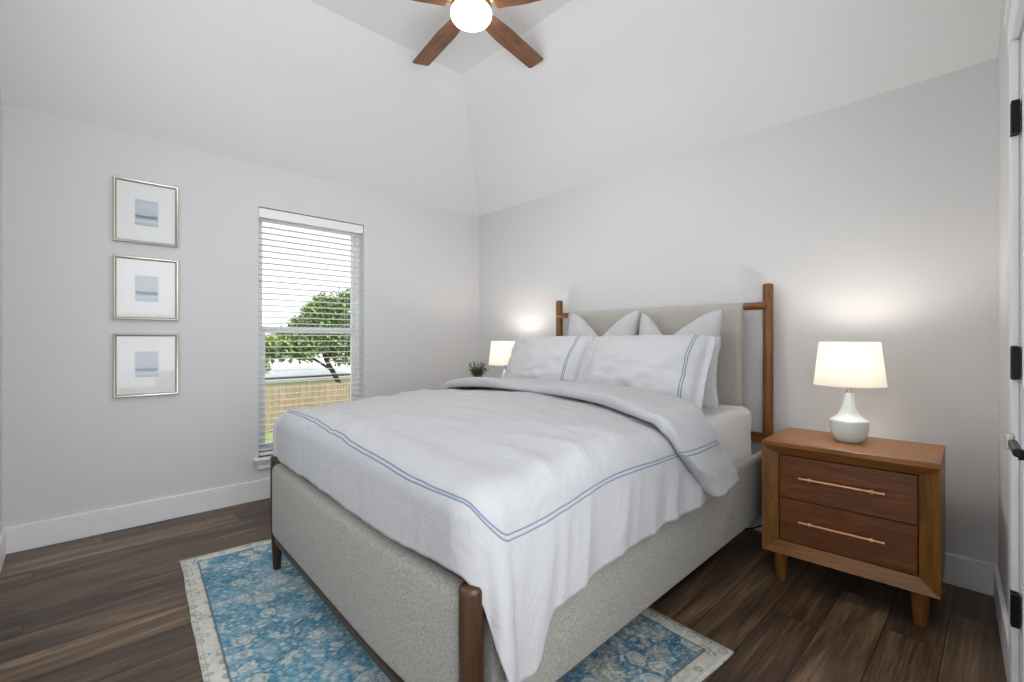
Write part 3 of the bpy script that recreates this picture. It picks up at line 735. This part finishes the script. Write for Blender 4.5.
# folded-back top of the duvet -------------------------------------
def cuff_base(a, y):
    """point and outward normal on the duvet's form at across position a"""
    x = lerp(X0, X1, min(1, max(0, a))); z = ztop(x, y)
    if 0 <= a <= 1: return np.array((x, y, z)), np.array((0, 0, 1.0))
    oa = -a if a < 0 else a - 1; sx = -1 if a < 0 else 1
    L = 0.345 if sx > 0 else 0.30; rho = oa * L; out, dn = wrap(rho, 0.04)
    out += 0.006 * nz(y * 8, 3.1) * sm(rho, 0.1, 0.3)
    th = min(1, rho / ARC) * PI / 2
    return np.array((x + sx * out, y, z - dn)), np.array((sx * math.sin(th), 0, math.cos(th)))
def cuff_front(a): return interp(a, [-1, 0, 0.2, 0.35, 0.5, 0.65, 0.8, 0.9, 1.0, 1.2, 1.4, 1.6, 1.8, 2.0], [-1.25, -1.265, -1.275, -1.29, -1.305, -1.325, -1.375, -1.43, -1.485, -1.505, -1.455, -1.375, -1.30, -1.225])
def cuff_back(a): return interp(a, [-1, 0, 0.7, 0.9, 1.0, 1.1, 1.2, 1.4, 1.6, 1.8, 2.0], [-0.92, -0.92, -0.92, -0.97, -1.07, -1.14, -1.175, -1.135, -1.05, -0.975, -0.915])
PROF = [(0.10, 0.004), (0.06, 0.002), (0.022, 0.004), (0.004, 0.012), (-0.002, 0.024), (0.006, 0.037), (0.022, 0.045), (0.05, 0.048), (0.10, 0.049), (0.16, 0.049), (0.24, 0.047), (0.32, 0.045), (0.40, 0.043), (0.5, 0.042), (0.6, 0.041), (0.7, 0.040), (0.8, 0.039), (0.9, 0.036), (0.96, 0.030), (0.995, 0.018), (1.0, 0.006)]
def cuff(a, w_):
    """w_: index along the rolled profile, 0..len-1"""
    i = int(min(len(PROF) - 2, max(0, math.floor(w_)))); t = w_ - i
    u = lerp(PROF[i][0], PROF[i + 1][0], t); h = lerp(PROF[i][1], PROF[i + 1][1], t)
    fa, ba = cuff_front(a), cuff_back(a); y = fa + (u * (0.45 if u < 0.12 else 1) if u < 0.12 else lerp(0.054, ba - fa, (u - 0.12) / 0.88)) if True else 0
    p, n_ = cuff_base(a, y)
    x = p[0]; thick = 1.0 + 0.35 * nz(a * 3.1, 0.5, u) - 0.25 * sm(a, 1.2, 2.0)
    wob = 0.008 * crease(a * 1.5, y, 0.25, 7, 3.3) + 0.007 * nz(a * 7, y * 4, 6.1) if w_ > 4 else 0
    q = p + n_ * (h * thick + wob + 0.005)
    q[1] += 0.006 * nz(a * 6, 2.0)
    return q
AC = list(np.linspace(-1, 0, 18, endpoint=False)) + list(np.linspace(0, 1, 80, endpoint=False)) + list(np.linspace(1, 2, 32))
WC = list(np.linspace(0, len(PROF) - 1, 58))
P = np.array([[cuff(a, w_) for a in AC] for w_ in WC])
# round the hem ends off by closing them with the base form
Pc = np.zeros((P.shape[0], 2, 3))
s = MB(); s.grid(P)
und = np.array([[cuff_base(a, lerp(cuff_front(a) + 0.02, cuff_back(a), t))[0] + cuff_base(a, -1)[1] * 0.005 for a in AC] for t in (0, 0.25, 0.5, 0.75, 1)])
s.grid(und)
for col_ in (0, len(AC) - 1):
    idx = [k * len(AC) + col_ for k in range(len(WC))]; s.f.append(tuple(idx))
cf = s.build('folded_cuff', M['white'], dv, True)
s = MB()
for aa in (1.40, 1.435): stitch(s, lambda a, w_: cuff(a, w_), [(aa, 4 + k * 0.5) for k in range(30)], flip=1, lift=0.0015)
s.build('stitching', M['stitch'], cf, True)

# pillows ----------------------------------------------------------
def pillow(name, label, group, w_, h_, T_, loc, lean, rz=0.0, chop=0.0, pinch=0.06, seed=0.0, flange=0.0, roll=0.0, n=44, stitch_at=None, chop_x=0.0, crumple=0.006, plump=2.4):
    def f(u, v, side):
        fu = min(1.0, max(-1.0, u / (1 - flange))) if flange else u
        fv = v
        th = (max(0, 1 - abs(fu) ** plump) * max(0, 1 - abs(fv) ** plump)) ** 0.55
        x = w_ / 2 * u * (1 - pinch * (1 - v * v) * abs(u) ** 4); z = h_ / 2 * v * (1 - pinch * (1 - u * u) * abs(v) ** 4)
        cr = max(0, abs(u) - 0.75) / 0.25 * max(0, abs(v) - 0.75) / 0.25; x *= 1 - 0.035 * cr; z -= 0.022 * h_ * cr * (1 if v > 0 else -1)
        if chop:
            du = (u - chop_x) / (1 - chop_x if u > chop_x else 1 + chop_x); z -= chop * (1 - math.sin(PI / 2 * min(1, abs(du)))) ** 0.9 * sm(v, -0.4, 1.0) ; th *= 1 - 0.45 * math.exp(-((u - chop_x) / 0.3) ** 2) * sm(v, 0, 1)
        wr = crumple * (nz(u * 2.4 + seed, v * 2.4, seed) + 0.7 * nz(u * 5 + seed, v * 5, 3 + seed)) + 0.010 * crease(u * 0.4, v * 0.3, 0.9 * math.sin(seed * 3), 7, seed + 2) * sm(max(abs(u), abs(v)), 0.35, 0.9)
        y = -side * (T_ / 2 * th + 0.003) - wr * (0.25 + th) * (1 if side > 0 else 0.4)
        if flange and abs(u) > 1 - flange: y += 0.010 * nz(u * 3, v * 5 + seed, seed) * (abs(u) - 1 + flange) / flange
        return np.array((x, y, z + h_ / 2))
    us = [math.sin(PI / 2 * t) * 0.55 + t * 0.45 for t in np.linspace(-1, 1, n)]
    s = MB(); s.grid(np.array([[f(u, v, 1) for u in us] for v in us])); s.grid(np.array([[f(u, v, -1) for u in us] for v in us]))
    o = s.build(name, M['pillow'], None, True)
    bm = bmesh.new(); bm.from_mesh(o.data)
    # sew the two sides along the edge
    be = [e for e in bm.edges if len(e.link_faces) == 1]
    bmesh.ops.bridge_loops(bm, edges=be); bmesh.ops.recalc_face_normals(bm, faces=bm.faces); bm.to_mesh(o.data); bm.free()
    o.data.polygons.foreach_set('use_smooth', [True] * len(o.data.polygons))
    o.location = loc; o.rotation_euler = (-lean, roll, rz)
    tag(o, label, 'pillow', group)
    if stitch_at is not None:
        s = MB()
        for ua in stitch_at: stitch(s, lambda a, b: f(a, b, 1), [(ua, -0.97 + 1.94 * k / 40) for k in range(41)], wid=0.0024, lift=0.002, flip=1)
        st = s.build('stitching', M['stitch'], o, True)
    return o
G = 'pillows against the headboard'
pillow('euro_pillow', 'square white pillow with dented top, leaning on the headboard nearer the window', G, 0.60, 0.605, 0.20, (1.715, -0.36, 0.785), 0.22, 0.03, 0.20, 0.05, 1.3, plump=2.0, crumple=0.010)
pillow('euro_pillow', 'square white pillow with dented top, leaning on the headboard nearer the wooden nightstand', G, 0.56, 0.58, 0.20, (2.295, -0.36, 0.785), 0.22, -0.02, 0.19, 0.05, 4.7, chop_x=-0.25, plump=2.0, crumple=0.010)
pillow('sleeping_pillow', 'white pillow mostly hidden upright behind the larger sham, its corners poking out', G, 0.66, 0.40, 0.12, (2.365, -0.575, 0.785), 0.10, 0.0, 0.0, 0.09, 8.2)
pillow('pillow_sham', 'wide white sham with blue double line, standing in front on the nightstand side', G, 0.79, 0.445, 0.20, (2.325, -0.850, 0.785), 0.45, -0.03, 0.0, 0.03, 2.6, flange=0.10, stitch_at=(0.725, 0.757), n=72, crumple=0.014)
pillow('pillow_sham', 'white sham with blue double line, standing in front on the window side', G, 0.72, 0.445, 0.19, (1.575, -0.815, 0.785), 0.45, 0.02, 0.0, 0.03, 6.4, flange=0.10, stitch_at=(0.66, 0.692), n=72, crumple=0.014)

# ------------------------------------------------------------------ nightstands
def make_nightstand():
    W, D, H, Z0 = 0.640, 0.455, 0.676, 0.148
    t = thing('nightstand', 'wooden two-drawer nightstand with sloping front frame and copper handles, right of the bed', 'nightstand', (2.907, -0.608, 0), 0.035)
    fw, fb, ft, dep = 0.066, 0.055, 0.052, 0.032
    # carcass: sides, back, top, bottom
    s = MB(); s.box((0.0, 0.03, Z0), (0.022, D, H - 0.02), 0.002); s.box((W - 0.022, 0.03, Z0), (W, D, H - 0.02), 0.002)
    s.box((0.02, D - 0.014, Z0), (W - 0.02, D, H - 0.02)); s.box((0.0, 0.03, Z0), (W, D, Z0 + 0.02), 0.002); s.box((0.03, dep + 0.022, Z0 + 0.02), (W - 0.03, dep + 0.034, H - 0.025))
    s.build('carcass', M['ns_z'], t)
    MB().box((-0.001, 0.0, H - 0.024), (W + 0.001, D + 0.002, H), 0.0035).build('top', M['ns_x'], t)
    # mitred frame that slopes in towards the drawers
    o = [(0, Z0), (W, Z0), (W, H - 0.022), (0, H - 0.022)]; i_ = [(fw, Z0 + fb), (W - fw, Z0 + fb), (W - fw, H - 0.01 - ft), (fw, H - 0.01 - ft)]
    nm = [('frame_bottom', 'ns_x'), ('frame_side', 'ns_z'), ('frame_top', 'ns_x'), ('frame_side', 'ns_z')]
    g = 0.0006
    for k in range(4):
        a, b = o[k], o[(k + 1) % 4]; c_, d_ = i_[(k + 1) % 4], i_[k]
        vs = [(a[0], 0.002, a[1]), (b[0], 0.002, b[1]), (c_[0], dep, c_[1]), (d_[0], dep, d_[1]), (a[0], 0.034, a[1]), (b[0], 0.034, b[1]), (c_[0], dep + 0.03, c_[1]), (d_[0], dep + 0.03, d_[1])]
        s = MB(); s.add(vs, [(0, 1, 2, 3), (4, 5, 6, 7), (0, 1, 5, 4), (1, 2, 6, 5), (2, 3, 7, 6), (3, 0, 4, 7)])
        ob = s.build(nm[k][0], M[nm[k][1]], t)
        bm = bmesh.new(); bm.from_mesh(ob.data); bmesh.ops.bevel(bm, geom=bm.edges[:], offset=0.0012, segments=1, affect='EDGES'); bm.to_mesh(ob.data); bm.free()
    zi0, zi1 = i_[0][1], i_[2][1]; mid = (zi0 + zi1) / 2; gp = 0.004
    for z0, z1 in ((mid + gp / 2, zi1 - gp), (zi0 + gp, mid - gp / 2)):
        dr = MB().box((fw + gp, dep - 0.002, z0), (W - fw - gp, dep + 0.02, z1), 0.002).build('drawer', M['ns_drawer'], t)
        zc = (z0 + z1) / 2 + 0.008; x0, x1 = fw + 0.092, W - fw - 0.108
        h = MB(); h.tube([(x0, dep - 0.030, zc), (x1, dep - 0.030, zc)], 0.0060, 14)
        for xx in (x0 + 0.042, x1 - 0.042):
            h.tube([(xx, dep, zc), (xx, dep - 0.030, zc)], 0.0045, 10); h.tube([(xx - 0.006, dep - 0.030, zc), (xx + 0.006, dep - 0.030, zc)], 0.0105, 16)
        for xx in (x0, x1): h.tube([(xx - 0.003, dep - 0.030, zc), (xx + 0.003, dep - 0.030, zc)], 0.0068, 14)
        auto_smooth(h.build('handle', M['copper'], dr), 50)
    for lx in (0.064, W - 0.064):
        for ly in (0.07, D - 0.06):
            s = MB(); s.lathe([(0.0225, 0.0), (0.0235, 0.004), (0.033, Z0 - 0.004), (0.033, Z0 + 0.004)], (lx, ly, 0), 20); auto_smooth(s.build('leg', M['ns_z'], t), 50)
    return t
ns = make_nightstand()
ns2 = copy_tree(ns); ns2.location = (0.36, -0.56, 0); ns2.rotation_euler = (0, 0, 0)
ns2['label'] = 'matching wooden nightstand hidden behind the bed in the window corner, under the small plant'

# ------------------------------------------------------------------ table lamps
def make_shade_mat():
    N = Nodes('cream_lampshade'); v = N.coord(); f = N.noise(v, 300, 2)
    df = N.new('ShaderNodeBsdfDiffuse'); tl = N.new('ShaderNodeBsdfTranslucent'); mx = N.new('ShaderNodeMixShader'); mx.inputs[0].default_value = 0.52
    df.inputs[0].default_value = srgb(238, 236, 232); tl.inputs[0].default_value = srgb(246, 243, 238)
    N.n.remove(N.b); N.link(df.outputs[0], mx.inputs[1]); N.link(tl.outputs[0], mx.inputs[2]); N.link(mx.outputs[0], N.out.inputs[0]); return N.m
M['shade'] = make_shade_mat()
def emit(name, c, s_):
    N = Nodes(name); N.b.inputs['Emission Color'].default_value = c; N.b.inputs['Emission Strength'].default_value = s_; N.set(c, 0.5); return N.m
M['bulb'] = emit('warm_bulb', (1, 0.86, 0.66, 1), 12)
LAMP_W = 7.0
def make_lamp():
    t = thing('table_lamp', 'white ceramic table lamp with tapered shade standing on the right nightstand', 'lamp', (3.205, -0.335, 0.676))
    prof = [(0.050, 0.0), (0.054, 0.002), (0.062, 0.012), (0.070, 0.030), (0.0755, 0.052), (0.0780, 0.078), (0.0780, 0.097), (0.0760, 0.103), (0.0660, 0.109), (0.053, 0.118), (0.042, 0.132), (0.034, 0.152), (0.0275, 0.174), (0.0235, 0.198), (0.0215, 0.218), (0.0210, 0.232)]
    fine = []
    for k in range(len(prof) - 1):
        for q in range(3): fine.append((lerp(prof[k][0], prof[k + 1][0], q / 3), lerp(prof[k][1], prof[k + 1][1], q / 3)))
    fine.append(prof[-1])
    s = MB(); s.lathe(fine, n=56); auto_smooth(s.build('base', M['ceramic'], t), 60)
    s = MB(); s.lathe([(0.0125, 0.232), (0.0125, 0.242), (0.009, 0.243), (0.009, 0.262), (0.015, 0.263), (0.015, 0.30), (0.008, 0.302)], n=24); auto_smooth(s.build('socket', M['steel'], t), 40)
    s = MB(); s.lathe([(0.145, 0.268), (0.1435, 0.272), (0.121, 0.470), (0.1205, 0.474), (0.1185, 0.474), (0.119, 0.470), (0.1415, 0.272), (0.143, 0.268), (0.145, 0.268)], n=64, cap=False)
    sd = auto_smooth(s.build('lamp_shade', M['shade'], t), 50)
    s = MB()
    for k in range(3):
        a = 2 * PI * k / 3; s.tube([(0.006 * math.cos(a), 0.006 * math.sin(a), 0.44), (0.119 * math.cos(a), 0.119 * math.sin(a), 0.462)], 0.0016, 6)
    s.lathe([(0.010, 0.434), (0.010, 0.446)], n=16)
    for a in (0.6, 0.6 + PI): s.tube([(0.012 * math.cos(a), 0.012 * math.sin(a), 0.27), (0.045 * math.cos(a), 0.045 * math.sin(a), 0.32), (0.045 * math.cos(a), 0.045 * math.sin(a), 0.40), (0.006 * math.cos(a), 0.006 * math.sin(a), 0.436)], 0.0015, 6)
    s.build('harp', M['steel'], t)
    s = MB(); s.lathe([(0.010, 0.298), (0.014, 0.305), (0.024, 0.33), (0.030, 0.352), (0.028, 0.374), (0.018, 0.390), (0.004, 0.396)], n=24); b = auto_smooth(s.build('bulb', M['bulb'], t), 60)
    return t
lp = make_lamp()
lp2 = copy_tree(lp); lp2.location = (0.725, -0.30, 0.676); lp2['label'] = 'table lamp with cream tapered shade glowing beside the bed in the window corner'
for q in (lp, lp2): q['group'] = 'bedside table lamps'
for q in (ns, ns2): q['group'] = 'bedside nightstands'
for (lx, ly) in ((3.205, -0.335), (0.725, -0.30)):
    ld = bpy.data.lights.new('lamp_bulb_light', 'POINT'); ld.energy = LAMP_W; ld.color = (1, 0.92, 0.82); ld.shadow_soft_size = 0.04
    lo = bpy.data.objects.new('lamp_bulb_light', ld); col.objects.link(lo); lo.location = (lx, ly, 0.676 + 0.372)
    lo.location.z += 0.045

# power cord on the floor behind the nightstand
s = MB(); s.tube([(2.93, -0.11, 0.24), (2.86, -0.12, 0.155), (2.80, -0.12, 0.105), (2.752, -0.125, 0.083), (2.725, -0.125, 0.066), (2.69, -0.125, 0.046), (2.646, -0.12, 0.026), (2.55, -0.12, 0.008), (2.2, -0.13, 0.006)], 0.0045, 10)
tag(s.build('power_cord', M['black'], None, True), 'black power cord drooping to the floor behind the bed beside the right nightstand', 'cord')

# plant on the far nightstand ---------------------------------------
pt = thing('potted_plant', 'small bushy green plant in a pale pot in the window corner', 'plant', (0.478, -0.40, 0.676))
s = MB(); s.lathe([(0.040, 0), (0.045, 0.004), (0.056, 0.09), (0.058, 0.145), (0.055, 0.150), (0.052, 0.145), (0.050, 0.13)], n=32); auto_smooth(s.build('pot', plain('pale_gold_pot', srgb(222, 206, 172), 0.4), pt), 50)
s = MB(); r2 = random.Random(5)
lf = MB()
for k in range(60):
    a = r2.uniform(0, 2 * PI); sp = r2.uniform(0.02, 0.10); h = r2.uniform(0.19, 0.285)
    p0 = Vector((0.02 * math.cos(a), 0.02 * math.sin(a), 0.14)); p2 = Vector((sp * math.cos(a), sp * math.sin(a), h)); p1 = (p0 + p2) / 2 + Vector((0, 0, 0.02))
    s.tube([p0, p1, p2], 0.0012, 5)
    for j in range(9):
        t = 0.35 + 0.65 * j / 8; p = p0.lerp(p2, t); q = Matrix.Rotation(r2.uniform(0, 2 * PI), 3, 'Z') @ Matrix.Rotation(r2.uniform(-0.3, 0.9), 3, 'X'); L = r2.uniform(0.018, 0.030); W2 = L * 0.38
        lf.add([p + q @ Vector(v) for v in ((0, 0, 0), (W2, L * 0.5, 0.001), (0, L, -0.002), (-W2, L * 0.5, 0.001))], [(0, 1, 2), (0, 2, 3)])
s.build('stems', plain('green_stem', srgb(96, 110, 66), 0.7), pt); lf.build('leaves', plain('sage_leaves', srgb(92, 112, 84), 0.6, vary=0.4, scale=60), pt)

# ------------------------------------------------------------------ pictures
def make_print(name, seed, horizon, tone):
    N = Nodes(name); v = N.coord(); X, Y, Z = N.sep(v)
    wob = N.noise(N.mapping(v, (1, 8, 40), (seed, seed * 2, 0)), 2.0, 4, 0.6)
    z = N.math('ADD', N.math('DIVIDE', Z, 0.172), N.math('MULTIPLY', N.math('SUBTRACT', wob, 0.5), 0.12))
    zz_ = N.math('ADD', z, 0.5)
    st = [(0.0, srgb(176, 188, 200)), (0.14, srgb(196, 206, 214)), (max(0.16, horizon - 0.16), srgb(214, 222, 228)), (horizon - 0.05, srgb(150, 172, 190)), (horizon, srgb(*tone)), (horizon + 0.05, srgb(194, 204, 212)), (0.78, srgb(206, 212, 218)), (1.0, srgb(188, 198, 208))]
    c = N.ramp(zz_, st); st2 = N.noise(N.mapping(v, (1, 10, 60), (seed, 0, seed)), 3, 4, 0.7)
    N.set(N.mix(N.math('MULTIPLY', N.step(st2, 0.5, 0.7), 0.35), c, srgb(230, 234, 236)), 0.8); return N.m
PW, PH = 0.325, 0.392
PLAB = ['topmost of three silver-framed seascape prints stacked on the wall left of the window', 'middle of three silver-framed seascape prints stacked on the wall left of the window', 'lowest of three silver-framed seascape prints stacked on the wall left of the window']
prints = [make_print('pale_seascape_high', 1.3, 0.37, (92, 122, 144)), make_print('pale_seascape_wide', 5.1, 0.36, (104, 134, 158)), make_print('pale_seascape_low', 8.7, 0.34, (120, 146, 168))]
for k, zc in enumerate((1.958, 1.482, 1.005)):
    t = thing('framed_print', PLAB[k], 'picture', (0.0, -2.704, zc), 0, 'seascape prints')
    a, b = PW / 2, PH / 2; fw = 0.017
    prof = [(0.0, 0.001), (0.0, 0.024), (0.004, 0.028), (0.010, 0.026), (0.014, 0.019), (fw, 0.017), (fw, 0.004)]   # inset, depth
    s = MB(); n = len(prof); vs = []
    for (sy, sz) in ((-1, -1), (1, -1), (1, 1), (-1, 1)):
        for ins, dp in prof: vs.append((dp, sy * (a - ins), sz * (b - ins)))
    fs = [(c_ * n + q, c_ * n + q + 1, ((c_ + 1) % 4) * n + q + 1, ((c_ + 1) % 4) * n + q) for c_ in range(4) for q in range(n - 1)]
    s.add(vs, fs); auto_smooth(s.build('frame', M['silver_frame'], t), 35)
    pw, ph = 0.057, 0.079
    s = MB(); ia, ib = a - fw + 0.001, b - fw + 0.001; bev = 0.003
    vs = [(0.009, -ia, -ib), (0.009, ia, -ib), (0.009, ia, ib), (0.009, -ia, ib), (0.009, -pw - bev, -ph - bev), (0.009, pw + bev, -ph - bev), (0.009, pw + bev, ph + bev), (0.009, -pw - bev, ph + bev), (0.006, -pw, -ph), (0.006, pw, -ph), (0.006, pw, ph), (0.006, -pw, ph)]
    fs = [(q, (q + 1) % 4, 4 + (q + 1) % 4, 4 + q) for q in range(4)] + [(4 + q, 4 + (q + 1) % 4, 8 + (q + 1) % 4, 8 + q) for q in range(4)]
    s.add(vs, fs); s.box((0.001, -ia, -ib), (0.004, ia, ib)); s.build('mat_board', M['mat'], t)
    MB().box((0.0045, -pw - 0.002, -ph - 0.002), (0.0058, pw + 0.002, ph + 0.002)).build('print', prints[k], t)
    MB().box((0.0115, -ia, -ib), (0.0130, ia, ib)).build('glazing', M['glass'], t)

# ------------------------------------------------------------------ ceiling fan
HX_, HY_ = 1.774, -1.504
fan = thing('ceiling_fan', 'five-blade wooden ceiling fan with a lit round globe', 'ceiling fan', (HX_, HY_, 0))
s = MB(); s.lathe([(0.004, TOPZ), (0.062, TOPZ - 0.001), (0.062, TOPZ - 0.02), (0.045, TOPZ - 0.045), (0.020, TOPZ - 0.052)], n=40); auto_smooth(s.build('canopy', M['brass'], fan), 40)
s = MB(); s.lathe([(0.02, TOPZ - 0.05), (0.085, TOPZ - 0.056), (0.105, TOPZ - 0.075), (0.108, TOPZ - 0.115), (0.100, TOPZ - 0.128), (0.088, TOPZ - 0.138), (0.05, TOPZ - 0.139)], n=48); auto_smooth(s.build('motor_housing', M['brass'], fan), 40)
M['globe'] = emit('lit_globe_glass', (1, 0.95, 0.86, 1), 8.0)
s = MB(); s.lathe([(0.090, TOPZ - 0.138), (0.105, TOPZ - 0.144), (0.109, TOPZ - 0.158), (0.106, TOPZ - 0.176), (0.096, TOPZ - 0.192), (0.076, TOPZ - 0.204), (0.042, TOPZ - 0.211), (0.008, TOPZ - 0.213)], n=48); auto_smooth(s.build('globe', M['globe'], fan), 60)
ZB = 2.93
dirA = math.atan2(-1.410 - HY_, 1.145 - HX_)
for k in range(5):
    th = math.radians(135) + math.radians(37.5 + 72 * k)
    n = 30; r0, r1 = 0.125, 0.635; vs_t = []; pts = []
    def halfw(r):
        t = (r - r0) / (r1 - r0); return lerp(0.046, 0.060, sm(t, 0, 0.35)) - 0.004 * t
    out_ = [(r0 + 0.004, -0.030)] + [(lerp(r0 + 0.012, r1 - 0.010, q / n), -halfw(lerp(r0 + 0.012, r1 - 0.010, q / n))) for q in range(n + 1)] + [(r1 - 0.002, -0.046), (r1 + 0.004, 0.040)] + [(lerp(r1 - 0.004, r0 + 0.012, q / n), halfw(lerp(r1 - 0.010, r0 + 0.012, q / n))) for q in range(n + 1)] + [(r0 + 0.004, 0.030)]
    cp, sp_ = math.cos(math.radians(8)), math.sin(math.radians(-8))
    top = [(x, y * cp, y * sp_ + 0.0035) for x, y in out_]; bot = [(x, y * cp, y * sp_ - 0.0035) for x, y in out_]; m_ = len(out_)
    s = MB(); s.add(top + bot, [tuple(range(m_)), tuple(range(2 * m_ - 1, m_ - 1, -1))] + [(q, (q + 1) % m_, m_ + (q + 1) % m_, m_ + q) for q in range(m_)])
    bd = s.build('blade', M['fan_wood'], fan); bd.location = (0, 0, ZB); bd.rotation_euler = (0, 0, th)
    s = MB(); s.box((0.085, -0.016, 0.004), (0.185, 0.016, 0.010), 0.002); s.build('blade_bracket', M['brass'], bd)
fl = bpy.data.lights.new('fan_globe_light', 'AREA'); fl.shape = 'DISK'; fl.size = 0.20; fl.energy = 12; fl.color = (1, 0.97, 0.92)
flo = bpy.data.objects.new('fan_globe_light', fl); col.objects.link(flo); flo.location = (HX_, HY_, TOPZ - 0.225)
